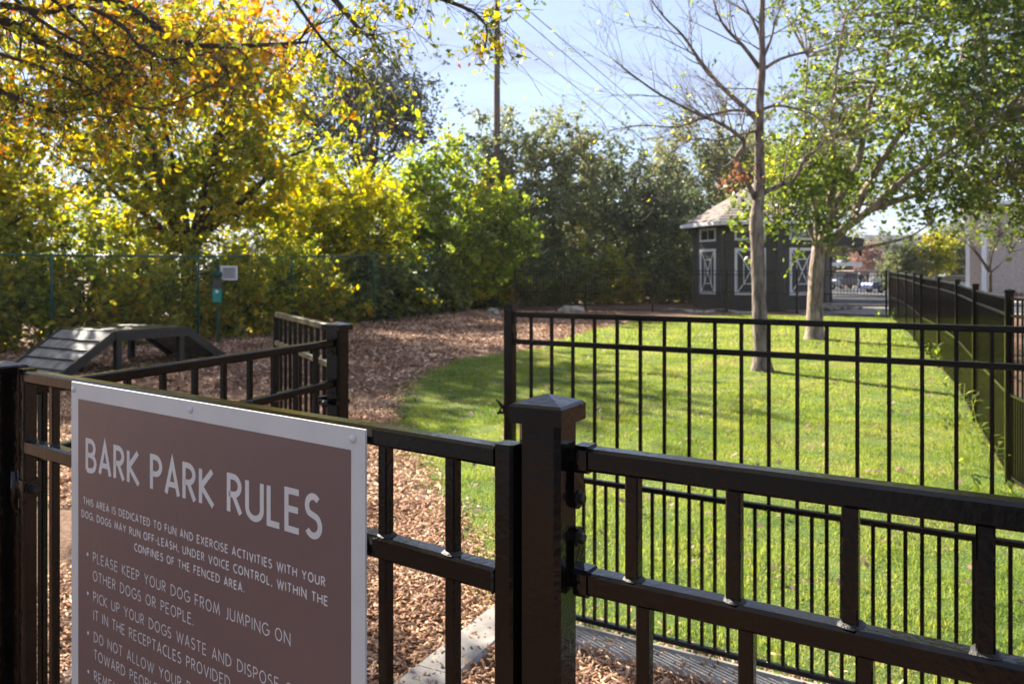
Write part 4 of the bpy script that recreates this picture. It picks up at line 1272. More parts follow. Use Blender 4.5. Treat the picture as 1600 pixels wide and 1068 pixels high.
tree('olive_tree', 'tall dull green tree behind the pavilion roof', (11.6, 47.0), [(11.2, 47, 6.5, 3.4, 2.8, 4.2), (13.8, 46.5, 7.6, 2.6, 2.2, 3.2), (9.2, 46, 5.2, 2.2, 2, 3.4)], 'leaf_olive', 'bark_dark', 430, 56, .15, .42, .26, group=G_FAR, limbs=11, seed=18)
tree('olive_tree', 'dense green tree behind the bare tree and the pavilion right side', (19.0, 56.0), [(18.5, 56, 6.5, 3.6, 3, 3.6), (22, 56, 8.4, 3.2, 2.6, 2.6)], 'leaf_lime', 'bark_dark', 330, 50, .18, .5, .26, group=G_FAR, limbs=9, seed=19)

# bushes along the green fence
bl = [('full yellow green bush behind the green fence at the left picture edge', -15.2, 15.2, 2.0, 2.9, 'leaf_brush'),
      ('bush with orange flecks behind the green fence above the left ramp', -12.2, 17.0, 1.9, 2.7, 'leaf_brush'),
      ('dense olive bush behind the agility platform', -10.0, 18.8, 1.9, 2.5, 'leaf_brush'),
      ('bush behind the green fence at the bag station', -7.9, 21.0, 1.8, 2.6, 'leaf_brush'),
      ('leafy bush behind the green fence just above the open gate', -6.6, 23.6, 1.7, 2.6, 'leaf_brush'),
      ('dark green bush low behind the middle of the green fence', -4.9, 26.0, 1.6, 2.1, 'leaf_brush_dark'),
      ('brownish bush behind the green fence right of the dark bush', -3.5, 29.0, 1.6, 2.2, 'leaf_brush_dark'),
      ('bush behind the green fence beneath the lime tree', -2.2, 32.8, 1.7, 2.4, 'leaf_brush'),
      ('dark shrub at the right end of the green fence', -.3, 34.0, 1.7, 3.1, 'leaf_brush_dark'),
      ('dark shrub behind the far black fence, left of the rock', 1.8, 35.5, 2.0, 3.0, 'leaf_brush_dark'),
      ('yellow flecked shrub behind the far black fence, above the rock', 4.0, 37.0, 2.0, 3.0, 'leaf_brush'),
      ('dark shrub behind the far black fence left of the pavilion', 6.6, 38.0, 2.2, 3.2, 'leaf_brush_dark'),
      ('dark shrub tucked behind the pavilion left wall', 9.2, 39.0, 2.2, 3.4, 'leaf_brush_dark'),
      ('tall shrub mass at the outer left, behind the first green post', -18.5, 13.5, 2.4, 3.4, 'leaf_brush')]
for i, (lab, x, y, r_, h_, lm) in enumerate(bl):
    tree('bush', lab, (x, y), [(x, y, h_ * .45, r_, r_ * .75, h_ * .55), (x + .8, y + .5, h_ * .3, r_ * .8, r_ * .7, h_ * .4)], lm, 'bark_dark', 210, 62, .095 if y < 25 else .12, .26, .05, 'bush', G_BR, limbs=9, seed=30 + i, fork=.1)

# far wood, one mass
def far_wood():
    rng = np.random.default_rng(77); P = []
    for i in range(46):
        x = -75 + i * 2.2 + rng.normal(0, .6); y = 62 + rng.uniform(0, 14); h = rng.uniform(9, 13) if x < -8 else rng.uniform(6, 9) if x < 12 else rng.uniform(4, 6)
        if x > 22: continue
        n = 1700
        c = rng.normal(size=(n, 3)); c /= np.linalg.norm(c, axis=1)[:, None]
        c *= rng.uniform(.5, 1, n)[:, None] ** .5
        P.append(np.array([x, y, h * .5]) + c * np.array([3.0, 2.4, h * .52]))
    P = np.concatenate(P); P = P[P[:, 2] > 0]
    P += rng.normal(0, .18, P.shape)
    o = link_mesh('far_wood', leaf_mesh('far_wood', P, .34, rng), M['leaf_olive_dark'])
    tag(o, 'dull green wood far behind the fences', 'wood', kind='stuff')
far_wood()
def unseen_rear_wood():  # unseen tree mass added behind the camera as a dark reflection for the fence
    rng = np.random.default_rng(78); P = []
    for i in range(22):
        x = -26 + i * 2.5 + rng.normal(0, .6); y = -13 - rng.uniform(0, 5); h = rng.uniform(4.5, 7.5); n = 900
        c = rng.normal(size=(n, 3)); c /= np.linalg.norm(c, axis=1)[:, None]
        c *= rng.uniform(.4, 1, n)[:, None] ** .5
        P.append(np.array([x, y, h * .5]) + c * np.array([2.4, 2.0, h * .52]))
    P = np.concatenate(P); P = P[P[:, 2] > 0]
    o = link_mesh('wood', leaf_mesh('wood', P, .34, rng), M['leaf_olive_dark'])
    tag(o, 'unseen trees added behind the camera to darken reflections in the glossy posts', 'wood', kind='stuff')
unseen_rear_wood()

# --- skeleton trees with explicit limbs
def px_path(pts, D0, D1=None):
    D1 = D1 if D1 is not None else D0
    n = len(pts); return [at(p[0], p[1], D0 + (D1 - D0) * i / (n - 1)) for i, p in enumerate(pts)]

def smooth_path(pts, n=4):
    out = []
    P = [pts[0] * 2 - pts[1]] + list(pts) + [pts[-1] * 2 - pts[-2]]
    for i in range(1, len(P) - 2):
        for k in range(n):
            t = k / n
            out.append(.5 * ((2 * P[i]) + (P[i + 1] - P[i - 1]) * t + (2 * P[i - 1] - 5 * P[i] + 4 * P[i + 1] - P[i + 2]) * t * t + (3 * P[i] - P[i - 1] - 3 * P[i + 1] + P[i + 2]) * t ** 3))
    out.append(pts[-1]); return out

def twig_rec(mb, p, d, L, r, depth, rg, tips, up=.12, n=5, spread=.75, droop=0.0, kids=(2, 4)):
    pts = [p.copy()]; q = p.copy(); dd = d.normalized()
    seg = max(3, n)
    for i in range(seg):
        dd = (dd + Vector((rg.gauss(0, .13), rg.gauss(0, .13), rg.gauss(0, .13) + up * .25 - droop * .2))).normalized()
        q = q + dd * (L / seg); pts.append(q.copy())
    mb.tube(pts, [max(.0018, r * (1 - .75 * i / seg)) for i in range(seg + 1)], 4 if r > .012 else 3)
    if depth == 0:
        tips.append((pts[-1], dd)); tips.append((pts[len(pts) // 2], dd)); return
    for k in range(rg.randint(*kids)):
        i = rg.randint(1, seg); b = pts[i]
        ax = Vector((rg.gauss(0, 1), rg.gauss(0, 1), rg.gauss(0, 1)))
        nd = (dd + ax.normalized() * spread + Vector((0, 0, up - droop))).normalized()
        twig_rec(mb, b, nd, L * rg.uniform(.5, .75), r * .5, depth - 1, rg, tips, up, n, spread, droop, kids)
    tips.append((pts[-1], dd))

# bare tree in the lawn
rg = random.Random(5)
bt = empty('bare_tree', (4.17, 13.3, gzf(4.17, 13.3)), 0, 'nearly leafless tree with grey trunk and fine branches standing in the lawn', 'tree')
D = 13.3
inv = Vector((-4.17, -13.3, -gzf(4.17, 13.3)))
def shift(pts): return [p + inv for p in pts]
trunk_pts = smooth_path(px_path([(1191, 588), (1189, 540), (1186, 470), (1184, 400), (1182, 345), (1187, 290), (1186, 220), (1187, 160), (1191, 100), (1190, 40), (1192, -40), (1190, -140)], D), 3)
nT = len(trunk_pts)
mb = MB()
rr = []
for i in range(nT):
    t_ = i / (nT - 1); r_ = .112 * (1 - t_) ** .9 + .026
    if i < 3: r_ += .09 * ((3 - i) / 3) ** 2
    rr.append(r_ * (1 + .05 * math.sin(i * 1.7) + .10 * math.exp(-((i - 11) / 2.2) ** 2)))
mb.tube(shift(trunk_pts), rr, 12)
# bark burls
mb.build('trunk', M['bark_grey'], bt)
limbs_px = [
 ([(1181, 312), (1165, 280), (1150, 248), (1163, 222), (1131, 196), (1094, 180), (1037, 151), (1000, 126), (960, 95)], .050, 12.6),
 ([(1186, 190), (1152, 158), (1120, 128), (1090, 90), (1067, 56), (1037, 26), (1010, -10)], .048, 13.6),
 ([(1187, 106), (1161, 72), (1135, 45), (1120, 18), (1110, -20)], .04, 12.9),
 ([(1183, 178), (1150, 172), (1110, 180), (1060, 198), (1000, 196), (950, 205)], .030, 14.0),
 ([(1186, 306), (1215, 290), (1240, 282), (1258, 246), (1275, 235), (1292, 216), (1320, 190)], .045, 12.8),
 ([(1190, 110), (1220, 92), (1255, 82), (1290, 70), (1330, 52)], .034, 13.7),
 ([(1192, 92), (1205, 60), (1212, 30), (1228, -5)], .03, 13.2),
 ([(1188, 172), (1215, 165), (1250, 172), (1275, 182), (1292, 205)], .03, 12.7),
 ([(1190, 60), (1170, 20), (1150, -20)], .03, 13.6),
 ([(1180, 205), (1150, 212), (1120, 220), (1080, 218), (1020, 260)], .026, 12.4),
 ([(1150, 248), (1128, 262), (1116, 245), (1100, 215)], .02, 12.5)]
lb_ = MB(); tw = MB(); tips = []
for pts, r0, D1 in limbs_px:
    P = shift(smooth_path(px_path(pts, D, D1), 3)); n = len(P)
    lb_.tube(P, [r0 * (1 - .8 * i / (n - 1)) for i in range(n)], 7)
    for i in range(3, n):
        for _ in range(2):
            if rg.random() < .52:
                d = (P[i] - P[i - 1]).normalized(); ax = Vector((rg.gauss(0, 1), rg.gauss(0, 1), rg.gauss(0, 1))).normalized()
                twig_rec(tw, P[i], (d + ax * .9 + Vector((0, 0, .25))), rg.uniform(.5, 1.3), max(.006, r0 * (1 - .8 * i / (n - 1)) * .45), 2, rg, tips, up=.1)
for i in range(14, nT):
    P = shift(trunk_pts)
    if rg.random() < .7:
        ax = Vector((rg.gauss(0, 1), rg.gauss(0, 1), rg.uniform(0, .6))).normalized()
        twig_rec(tw, P[i], ax, rg.uniform(.9, 1.6), .014, 3, rg, tips, up=.12)
lb_.build('limbs', M['bark_grey'], bt); tw.build('twigs', M['bark_grey'], bt)
rng = np.random.default_rng(3)
C = []
for (px, py, n) in ((1150, 275, 60), (1140, 290, 40), (1170, 268, 20)):
    c = at(px, py, 13.1) + inv
    C.append(np.array(c) + rng.normal(0, .10, (n, 3)))
link_mesh('leaves', leaf_mesh('leaves', np.concatenate(C), .085, rng), M['leaf_rust'], bt)
C = [np.array(t[0]) for t in tips if rng.uniform() < .10]
link_mesh('leaves', leaf_mesh('leaves', np.array(C), .07, rng), M['leaf_lime'], bt)

# leafy tree right
lx, ly = 7.1, 18.7
ft = empty('leafy_tree', (lx, ly, gzf(lx, ly)), 0, 'broad leafy green tree with pale spreading limbs standing beside the right boundary fence', 'tree')
inv = Vector((-lx, -ly, -gzf(lx, ly))); D = 18.7
tp = smooth_path(px_path([(1273, 541), (1273, 500), (1274, 460), (1276, 420), (1280, 385)], D), 4); n = len(tp)
mb = MB(); mb.tube(shift(tp), [.205 - .05 * i / (n - 1) + (.13 if i == 0 else .06 if i == 1 else .02 if i == 2 else 0) for i in range(n)], 14)
limbs_px = [
 ([(1277, 420), (1285, 370), (1298, 310), (1304, 260), (1300, 200), (1305, 120), (1320, 30)], .12, 18.2),
 ([(1281, 400), (1290, 360), (1312, 310), (1338, 262), (1350, 210), (1362, 150), (1395, 60), (1410, -30)], .13, 19.4),
 ([(1284, 395), (1310, 365), (1356, 330), (1400, 290), (1440, 262), (1500, 225), (1560, 190)], .12, 17.6),
 ([(1284, 390), (1325, 350), (1350, 300), (1382, 245), (1420, 190), (1460, 145), (1510, 90), (1550, 20)], .12, 20.0),
 ([(1283, 400), (1325, 392), (1375, 382), (1420, 370), (1450, 352)], .06, 17.9),
 ([(1279, 400), (1276, 340), (1268, 300), (1262, 250), (1258, 180), (1262, 90)], .09, 18.9),
 ([(1276, 385), (1255, 345), (1228, 342), (1210, 350)], .045, 18.3),
 ([(1356, 330), (1430, 305), (1500, 285), (1580, 280)], .07, 18.4),
 ([(1282, 400), (1302, 352), (1330, 322), (1372, 318), (1430, 300)], .06, 19.6)]
nodes = []
for pts, r0, D1 in limbs_px:
    P = shift(smooth_path(px_path(pts, D, D1), 4)); n = len(P)
    mb.tube(P, [r0 * (1 - .78 * i / (n - 1)) for i in range(n)], 8)
    nodes += [(P[i], r0 * (1 - .78 * i / (n - 1))) for i in range(4, n)]
mb.build('trunk', M['bark_pale'], ft)
rng = np.random.default_rng(21)
blobs = [(9.2, 18.6, 4.6, 2.9, 2.4, 2.0), (11.2, 18.9, 6.6, 3.0, 2.6, 3.0), (8.6, 18.9, 7.0, 2.1, 2.2, 2.6), (12.8, 18.9, 4.6, 2.4, 2.2, 2.1), (7.2, 18.2, 4.3, 1.15, 1.3, 1.2), (10.2, 19, 9.2, 2.6, 2.2, 1.6), (6.3, 18.0, 3.5, .8, .9, .75), (11.6, 18.7, 3.9, 2.9, 2.0, 1.3), (8.6, 18.2, 3.5, 1.3, 1.4, .8)]
cl = sample_blobs(blobs, 600, rng) + np.array(inv)
cl = cl[cl[:, 2] > 1.95]
cl = np.concatenate([cl, sample_blobs([(6.3, 18.0, 3.5, 1.0, .9, .9), (6.9, 18.1, 4.6, .9, .9, .9)], 45, rng) + np.array(inv)])
tw = MB(); NP = np.array([tuple(q[0]) for q in nodes]); rg = random.Random(8)
for c in cl:
    j = int(np.linalg.norm(NP - c, axis=1).argmin()); p, r = nodes[j]; e = Vector(c)
    if (e - p).length < .05: continue
    midp = p.lerp(e, .5) + Vector((rg.gauss(0, .1), rg.gauss(0, .1), .1)) * (e - p).length
    tw.tube(bez(p, midp, e, 3), [min(r * .6, .04), .022, .013, .006], 4)
tw.build('branches', M['bark_pale'], ft)
cl = np.concatenate([cl, sample_blobs([(12.2, 19.2, 7.2, 2.4, 1.8, 2.4), (11.0, 19.4, 9.4, 2.2, 1.6, 1.3)], 190, rng) + np.array(inv)])
P = sprays(cl, 58, .34, rng, .45, 0)
link_mesh('crown', leaf_mesh('crown', P, .118, rng, aspect=.72), M['leaf_pear'], ft)

# overhanging tree at the upper left, near the camera
ot_base = (-8.6, 7.6)
ot = empty('overhanging_tree', (ot_base[0], ot_base[1], 0), 0, 'near tree reaching in from the upper left with dark limbs and sparse orange green leaves', 'tree')
inv = Vector((-ot_base[0], -ot_base[1], 0))
mb = MB(); 
crown_hub = Vector((-7.6, 7.4, 3.2))
mb.tube(shift(smooth_path([Vector((-8.6, 7.6, -.1)), Vector((-8.5, 7.6, 1.2)), Vector((-8.1, 7.5, 2.4)), crown_hub], 4)), [.26 - .08 * i / 12 for i in range(13)], 12)
mb.build('trunk', M['bark_dark'], ot)
lim = [
 ([(-260, -40), (-60, 15), (20, 40), (60, 62), (100, 82), (135, 98)], .085, 7.0, 6.6),
 ([(-280, -120), (-80, -60), (60, -18), (170, 0), (235, 35), (262, 60), (320, 72), (420, 70), (480, 66)], .060, 7.2, 6.2),
 ([(-240, 20), (-60, 10), (20, 10), (70, 20), (130, 10), (190, 40), (215, 70), (260, 92), (300, 88)], .035, 6.8, 5.8),
 ([(-300, 100), (-90, 120), (0, 142), (30, 156), (60, 168), (95, 176), (130, 170)], .035, 6.6, 6.0),
 ([(-200, -160), (80, -140), (300, -110), (420, -60), (500, -20), (540, 20), (565, 50), (585, 55)], .05, 7.0, 5.4),
 ([(300, -110), (450, -90), (560, -50), (640, -18), (700, 2), (740, 20), (760, 45), (758, 75)], .026, 6.0, 5.0),
 ([(-250, 40), (-100, 60), (0, 85), (60, 105), (120, 130), (170, 150), (230, 170), (300, 150), (350, 120)], .020, 6.4, 5.6),
 ([(420, -60), (480, 30), (520, 80), (545, 100), (570, 120)], .014, 5.6, 5.4),
 ([(-40, -60), (60, 30), (150, 80), (200, 98), (160, 140), (130, 150)], .018, 6.3, 5.7),
 ([(60, -18), (120, 30), (160, 70), (175, 120), (185, 160)], .018, 6.6, 6.2)]
lb_ = MB(); tw = MB(); tips = []; rg = random.Random(17)
for pts, r0, D0, D1 in lim:
    P0 = px_path(pts, D0, D1)
    P = shift(smooth_path(([crown_hub] if pts[0][0] < -150 else []) + P0, 4)); n = len(P)
    lb_.tube(P, [max(.006, r0 * (1 - .82 * (i / (n - 1)) ** 1.2)) for i in range(n)], 7)
    for i in range(5, n):
        for _ in range(2):
            if rg.random() < .80:
                d = (P[i] - P[i - 1]).normalized(); ax = Vector((rg.gauss(0, 1), rg.gauss(0, 1), rg.gauss(0, .8))).normalized()
                twig_rec(tw, P[i], (d * .8 + ax), rg.uniform(.25, .62) if pts[0][0] < 290 else rg.uniform(.15, .34), max(.0035, r0 * .14), 2, rg, tips, up=0, droop=.15, spread=.8, kids=(2, 3))
lb_.build('limbs', M['bark_dark'], ot); tw.build('twigs', M['bark_dark'], ot)
rng = np.random.default_rng(9)
C = []
for p, d in tips:
    px = 800 + (p.x - inv.x) / (p.y - inv.y) * FPX
    k = 2
    for _ in range(rng.integers(0, k + 1)):
        C.append(np.array(p) + rng.normal(0, .03, 3) + np.array([0, 0, -.02]))
C = np.array(C)
link_mesh('crown', leaf_mesh('crown', C, .053, rng, aspect=.5, droop=.7), M['leaf_near'], ot)
# out-of-frame leaves: crown shading the gate, and masses added to darken fence reflections
C = sample_blobs([(-7.2, 9.8, 6.2, 2.4, 2.2, 1.4), (-5.2, 8.2, 5.2, 1.5, 1.5, .8), (-9.5, 8, 5.4, 2.4, 2.2, 1.6), (-5.5, 3.2, 6.4, 3.0, 2.4, 1.3), (-2.5, 1.0, 6.8, 2.6, 2.2, 1.1)], 14000, rng)
C = np.concatenate([C, sample_blobs([(-6.4, 5.2, 7.8, 3.2, 2.2, 1.2), (-3.0, 6.0, 8.4, 2.6, 1.6, 1.0), (-8.5, 2.0, 7.4, 2.6, 2.4, 1.2)], 15000, rng)])  # unseen leaf masses added to shade the ground mirrored in the fence
C = C[(C[:, 2] > 1.75 + C[:, 1] * 430 / FPX) | (C[:, 0] < -.66 * C[:, 1])]
link_mesh('crown', leaf_mesh('crown', C + np.array(inv), .115, rng, aspect=.6), M['leaf_near'], ot)  # out-of-frame crown together with the added unseen leaf masses
print('tips', len(tips), 'leaves', len(C))

# ------------------------------------------------------------------ weeds at the foot of the right fence
wd = [('leafy weed at the near foot of the right fence, with bright blades', 1585, 752, 5.9), ('weed sprouting under the right fence behind the first post', 1562, 700, 6.7), ('pale weed leaning out of the right fence, third from the near end', 1545, 650, 7.6),
      ('cluster of long pale leaves in the right fence, midway', 1528, 618, 8.6), ('yellowed weed clump in the right fence beyond the long pale leaves', 1500, 580, 10.6), ('small dry weed at the far part of the right fence', 1462, 548, 13.2), ('lime coloured shoot at the far end of the right fence', 1386, 488, 23.5)]
for i, (lab, px, py, D) in enumerate(wd):
    q = at(px, py, D); z0 = gzf(q.x, q.y); rt = empty('weed', (q.x, q.y, z0), 0, lab, 'weed', 'weeds in the right fence')
    rg = random.Random(60 + i); me = MB(); st_ = MB()
    for k in range(9 if i < 5 else 14):
        h = rg.uniform(.12, .55) if i < 6 else rg.uniform(.2, .5); a = rg.uniform(0, 6.28); s0 = Vector((rg.gauss(0, .16), rg.gauss(0, .25), 0))
        tip = s0 + Vector((math.cos(a) * .1, math.sin(a) * .1, h)); st_.tube([s0, (s0 + tip) / 2 + Vector((.01, .01, 0)), tip], [.003, .0025, .0015], 4)
        for j in range(3):
            a2 = rg.uniform(0, 6.28); L = rg.uniform(.09, .17); d = Vector((math.cos(a2), math.sin(a2), rg.uniform(-.2, .9))).normalized()
            b0 = s0.lerp(tip, rg.uniform(.5, 1)); sd_ = d.cross(Vector((0, 0, 1))).normalized() * L * .13
            m1 = b0 + d * L * .45 + Vector((0, 0, .01)); m2 = b0 + d * L * .75
            me.add([b0, m1 - sd_, m1 + sd_, m2 - sd_ * .7, m2 + sd_ * .7, b0 + d * L - Vector((0, 0, .02))], [(0, 1, 2), (1, 3, 4, 2), (3, 5, 4)])
    st_.build('stem', M['leaf_lime'], rt); me.build('foliage', M['leaf_lime'], rt)

# ------------------------------------------------------------------ beyond: parking lot, cars, carports, buildings
car_mats = {}
def paint(name, c):
    if name not in car_mats:
        m, t, b = new_mat(name); n = noise(t, 4, 3); r = ramp(t, [(.3, tuple(k * .85 for k in c)), (.7, c)])
        t.links.new(n.outputs["Fac"], r.inputs["Fac"]); t.links.new(r.outputs["Color"], b.inputs["Base Color"])
        b.inputs["Roughness"].default_value = .28; b.inputs["Coat Weight"].default_value = .6; car_mats[name] = m
    return car_mats[name]
def car(loc, rz, col, label, suv=False):
    root = empty('parked_car', loc, rz, label, 'car', 'cars in the parking lot')
    h = .28 if suv else 0
    side = [(-2.2, .35), (-2.25, .75), (-2.1, .92 + h * .4), (-1.35, .98 + h * .4), (2.0, .95 + h * .4), (2.2, .8), (2.2, .35)]
    top = [(-1.35, .98 + h * .4), (-.65, 1.42 + h), (1.1 + h * 1.5, 1.44 + h), (1.95, .97 + h * .4)]
    def ext(pr, w0, w1, mb, zsplit=None):
        n = len(pr); vs = [(x, -w0, z) for x, z in pr] + [(x, w0, z) for x, z in pr]
        fs = [tuple(range(n)), tuple(reversed(range(n, 2 * n)))] + [((i + 1) % n, i, n + i, n + (i + 1) % n) for i in range(n)]
        mb.add(vs, fs)
    mb = MB(); ext(side, .88, .88, mb)
    body = mb.build('body', paint(*col), root); bv = body.modifiers.new('bevel', 'BEVEL'); bv.width = .08; bv.segments = 2
    mb = MB(); n = 4; vs = [(x, -.84 + (z - .98) * .28, z) for x, z in top] + [(x, .84 - (z - .98) * .28, z) for x, z in top]
    mb.add(vs, [(0, 1, 2, 3), (7, 6, 5, 4), (1, 0, 4, 5), (3, 2, 6, 7)]); mb.build('window', M['glass'], root)
    mb = MB(); x0, z0 = top[1]; x1, z1 = top[2]
    mb.box(((x0 + x1) / 2, 0, z0 + .02), (x1 - x0 + .1, 1.42, .05)); mb.build('roof', paint(*col), root)
    for x in (-1.4, 1.35):
        for y in (-.84, .84):
            mb = MB(); mb.rings([(.30, -.1), (.33, -.06), (.33, .06), (.30, .1)], (x, y, .33), 16, axis=(0, 1, 0)); w = mb.build('wheel', M['fence_far'], root)
            mb = MB(); mb.rings([(.19, -.11), (.19, .11)], (x, y, .33), 12, axis=(0, 1, 0)); mb.build('rim', M['grey_sign'], w)
    for y in (-.62, .62):
        mb = MB(); mb.box((2.2, y, .74), (.06, .3, .14)); mb.build('tail_light', M['pink'], root)
        mb = MB(); mb.box((-2.22, y, .70), (.06, .3, .14)); mb.build('headlight', M['white_trim'], root)
    return root
def gpos(px, D): x = (px - 800) / FPX * D; return (x, D, gzf(x, D) + .02)
car(gpos(1322, 88), R(20), ('bronze_paint', (.06, .055, .05)), 'dark bronze utility vehicle parked in the lot, seen beside the leafy tree trunk', True)
car(gpos(1278, 84), R(160), ('white_paint', (.55, .56, .58)), 'white car half hidden by the leafy tree trunk')
car(gpos(1497, 61), R(170), ('silver_blue_paint', (.25, .36, .42)), 'silver blue car showing above the right fence beside the tan wall')
car(gpos(1428, 78), R(100), ('red_paint', (.45, .03, .03)), 'red car roof furthest left above the right fence')
car(gpos(1452, 72), R(95), ('dark_red_paint', (.38, .04, .04)), 'red car behind the fence just left of the silver blue car')
car(gpos(1390, 70), R(10), ('blue_paint', (.05, .07, .22)), 'dark blue car partly hidden by the end of the right fence')

def carport(px0, px1, D, z, mat, label, th=.35):
    x0 = (px0 - 800) / FPX * D; x1 = (px1 - 800) / FPX * D; g = gzf(x0, D)
    root = empty('carport', ((x0 + x1) / 2, D, g), 0, label, 'carport', 'carports in the parking lot')
    w = x1 - x0
    mb = MB(); mb.box((0, 2.4, z - g), (w, 5.0, .1)); mb.box((0, -.12, z - g - .05), (w + .04, .06, th)); mb.build('roof', M[mat], root)
    k = max(2, int(w / 3) + 1)
    for i in range(k):
        x = -w / 2 + .2 + (w - .4) * i / (k - 1)
        mb = MB(); mb.post(x, .3, -.1, z - g - .05, .10, 0); mb.build('post', M['white_trim'], root)
carport(1262, 1346, 76, 2.62, 'white_trim', 'white topped carport behind the leafy tree trunk')
carport(1333, 1388, 92, 1.98, 'tan_metal', 'low tan topped carport right of the white one', .3)
carport(1364, 1400, 100, 2.2, 'white_trim', 'small white carport before the blue grey house')

# person walking across the lot
def skin_obj(name, verts, edges, radii, mat, parent, sub=2):
    me = bpy.data.meshes.new(name); me.from_pydata(verts, edges, []); me.update()
    o = bpy.data.objects.new(name, me); COL.objects.link(o); o.parent = parent; me.materials.append(mat)
    sk = o.modifiers.new('skin', 'SKIN'); sk.use_smooth_shade = True
    for i, r in enumerate(radii):
        v = me.skin_vertices[0].data[i]; v.radius = (r, r) if not hasattr(r, '__len__') else r
    me.skin_vertices[0].data[0].use_root = True
    s_ = o.modifiers.new('sub', 'SUBSURF'); s_.levels = sub; s_.render_levels = sub
    return o
M['skin'] = mat_noise('skin', (.42, .26, .19), (.5, .32, .24), 8, .6, .05)
M['jeans'] = mat_noise('blue_jeans', (.10, .22, .32), (.16, .30, .42), 12, .9, .2)
M['black_cloth'] = mat_noise('black_cloth', (.012, .012, .013), (.02, .02, .02), 12, .9, .2)
M['hair'] = mat_noise('grey_hair', (.35, .30, .26), (.5, .45, .4), 12, .9, .2)
pp = gpos(1344, 72)
pe = empty('person', pp, R(25), 'person in black top and light blue jeans walking in the parking lot', 'person')
BV = [(0, 0, .95), (0, 0, 1.15), (0, 0, 1.35), (0, 0, 1.47), (0, -.01, 1.58), (0, -.01, 1.68),
      (.17, 0, 1.40), (.23, .05, 1.14), (.24, -.06, .90), (-.17, 0, 1.40), (-.23, -.05, 1.14), (-.24, -.12, .90),
      (.09, 0, .90), (.11, -.10, .50), (.11, -.06, .09), (.11, -.18, .04), (-.09, 0, .90), (-.11, .12, .50), (-.11, .28, .12), (-.11, .22, .03)]
BE = [(0, 1), (1, 2), (2, 3), (3, 4), (4, 5), (2, 6), (6, 7), (7, 8), (2, 9), (9, 10), (10, 11), (0, 12), (12, 13), (13, 14), (14, 15), (0, 16), (16, 17), (17, 18), (18, 19)]
BR_ = [.13, .12, .15, .06, .095, .08, .06, .045, .032, .06, .045, .032, .09, .06, .042, .03, .09, .06, .042, .03]
skin_obj('body', BV, BE, BR_, M['skin'], pe)
skin_obj('top', [BV[i] for i in (0, 1, 2, 6, 7, 9, 10)], [(0, 1), (1, 2), (2, 3), (3, 4), (2, 5), (5, 6)], [.155, .145, .175, .08, .065, .08, .065], M['black_cloth'], pe)
skin_obj('jeans', [BV[i] for i in (0, 12, 13, 14, 16, 17, 18)], [(0, 1), (1, 2), (2, 3), (0, 4), (4, 5), (5, 6)], [.15, .11, .08, .062, .11, .08, .062], M['jeans'], pe)
mb = MB(); mb.rings([(.0, -.02), (.10, .0), (.105, .06), (.07, .12), (0, .14)], (0, .015, 1.63), 12, cap=False); mb.build('hair', M['hair'], pe)

# blue grey house
hx = (1415 - 800) / FPX * 112
hs = empty('house', (hx, 114, gzf(hx, 112)), 0, 'blue grey house with white trimmed window behind the carports', 'building')
mb = MB(); mb.box((0, 0, 2.9), (9.6, 6, 5.8)); mb.build('wall', M['house_grey'], hs)
mb = MB(); vs = [(-5.2, -3.5, 5.75), (5.2, -3.5, 5.75), (5.2, 3.5, 5.75), (-5.2, 3.5, 5.75), (-5.2, 0, 7.2), (5.2, 0, 7.2)]
mb.add(vs, [(0, 1, 5, 4), (2, 3, 4, 5), (0, 4, 3), (1, 2, 5), (3, 2, 1, 0)]); mb.build('roof', M['house_grey'], hs)
for x, z in ((-3.05, 2.4), (-3.05, 4.7), (0, 2.4), (0, 4.7), (3.05, 2.4), (3.05, 4.7)):
    mb = MB(); mb.box((x, -3.02, z), (1.25, .08, 1.5)); w = mb.build('window', M['white_trim'], hs)
    mb = MB(); mb.box((x, -3.08, z), (.85, .05, 1.1)); mb.build('pane', M['glass'], w)
mb = MB(); mb.box((-4.78, -3.03, 2.85), (.18, .08, 5.6)); mb.build('corner_trim', M['white_trim'], hs)

# tan masonry building at the right
D = 50; bx0 = (1511 - 800) / FPX * D; g = gzf(bx0, D)
tbld = empty('tan_building', (bx0, D, g - .1), R(-31), 'pale tan masonry building with white corner trims at the right edge', 'building')
def bbox(name, x0, x1, y0, y1, z0, z1, mat, par=tbld):
    mb = MB(); mb.box(((x0 + x1) / 2, (y0 + y1) / 2, (z0 + z1) / 2), (x1 - x0, y1 - y0, z1 - z0)); return mb.build(name, M[mat], par)
w1_ = bbox('wall', .12, 1.0, 1.0, 8, 0, 5.8, 'brick_wall'); w2_ = bbox('wall', 1.05, 9, 0, 8, 0, 5.8, 'brick_wall')
bbox('corner_trim', -.1, .13, .92, 1.15, 0, 5.8, 'white_trim'); bbox('corner_trim', .78, 1.06, -.06, .2, 0, 5.8, 'white_trim')
bbox('corner_trim', 3.15, 3.4, -.08, -.002, 0, 5.8, 'house_grey')
bbox('roof', -.5, 9.5, -.6, 8.5, 5.8, 6.0, 'white_trim')
for k in range(22):
    bbox('band', 1.08, 3.14, -.012, -.001, .12 + k * .26, .12 + k * .26 + .235, 'brick_wall', w2_)
tag(grid_sheet('path', np.arange(24, 46, 1.0), np.arange(38, 50, 1.0), M['concrete'], .02), kind='structure')

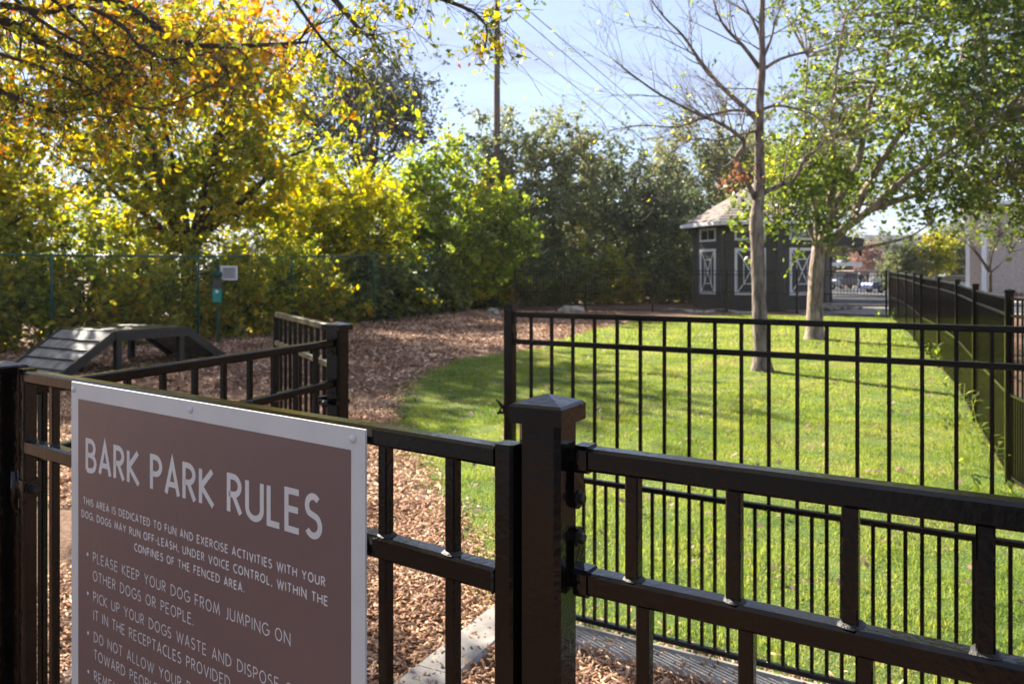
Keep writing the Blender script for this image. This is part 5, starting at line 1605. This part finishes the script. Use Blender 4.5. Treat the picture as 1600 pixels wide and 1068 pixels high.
tree('small_tree', 'small bare crape myrtle with twisting trunk before the tan building', ((1547 - 800) / FPX * 44, 44), [((1530 - 800) / FPX * 44, 44, 4.2, 1.9, 1.2, .9), ((1570 - 800) / FPX * 44, 44, 3.8, 1.3, 1.2, .8)], 'leaf_olive', 'bark_dark', 130, 12, .10, .25, .10, limbs=7, seed=61, fork=.5, group='trees by the parking lot')
tree('round_tree', 'pale olive rounded tree behind the end of the right fence', ((1412 - 800) / FPX * 66, 66), [((1412 - 800) / FPX * 66, 66, 2.5, 1.6, 1.4, 2.1)], 'leaf_olive', 'bark_grey', 170, 60, .14, .28, .12, seed=62, group='trees by the parking lot')
tree('round_tree', 'small bright yellow tree above the red cars', ((1462 - 800) / FPX * 66, 66), [((1462 - 800) / FPX * 66, 66, 3.2, 1.5, 1.3, 1.5)], 'leaf_yellow', 'bark_grey', 150, 55, .14, .28, .12, seed=63, group='trees by the parking lot')
tree('round_tree', 'olive green tree between the yellow tree and the tan building', ((1492 - 800) / FPX * 70, 70), [((1492 - 800) / FPX * 70, 70, 3.0, 1.9, 1.5, 2.4)], 'leaf_olive', 'bark_grey', 170, 55, .15, .3, .12, seed=64, group='trees by the parking lot')
tree('bare_shrub_tree', 'rusty pink leafless tree behind the white carport', ((1356 - 800) / FPX * 96, 96), [((1356 - 800) / FPX * 96, 96, 3.4, 2.0, 1.5, 2.2)], 'leaf_bare', 'bark_grey', 150, 36, .14, .3, .14, seed=65, group='trees by the parking lot')
tree('round_tree', 'dull green and tan tree filling the gap under the pavilion arch', ((1310 - 800) / FPX * 104, 104), [((1310 - 800) / FPX * 104, 104, 3.6, 4.2, 2, 3.2)], 'leaf_olive', 'bark_grey', 260, 60, .2, .4, .2, seed=66, group='trees by the parking lot')
tree('round_tree', 'wide green tree far behind the tan building', (70, 118), [(70, 118, 5, 12, 4, 5)], 'leaf_olive_dark', 'bark_grey', 300, 60, .34, .7, .2, seed=67, group='trees by the parking lot')
q = gpos(1589, 47)
tree('flowering_shrub', 'small pink flowering shrub at the foot of the tan wall', (q[0], q[1]), [(q[0], q[1], .35, .28, .25, .3)], 'leaf_rust', 'bark_dark', 30, 25, .07, .08, .02, 'shrub', limbs=4, seed=68, fork=.1)

# ------------------------------------------------------------------ haze
hm = bpy.data.materials.new('haze'); hm.use_nodes = True
ht = hm.node_tree; ht.nodes.clear()
ho = ht.nodes.new("ShaderNodeOutputMaterial"); hv = ht.nodes.new("ShaderNodeVolumePrincipled")
hv.inputs["Color"].default_value = (.95, .94, .92, 1); hv.inputs["Density"].default_value = .00022; hv.inputs["Anisotropy"].default_value = .35
ht.links.new(hv.outputs["Volume"], ho.inputs["Volume"])
mb = MB(); mb.box((0, 270, 9.0), (640, 700, 21.0)); hz = mb.build('haze', hm); tag(hz, kind='stuff')
hz['label'] = 'thin bright haze hanging over the whole park'
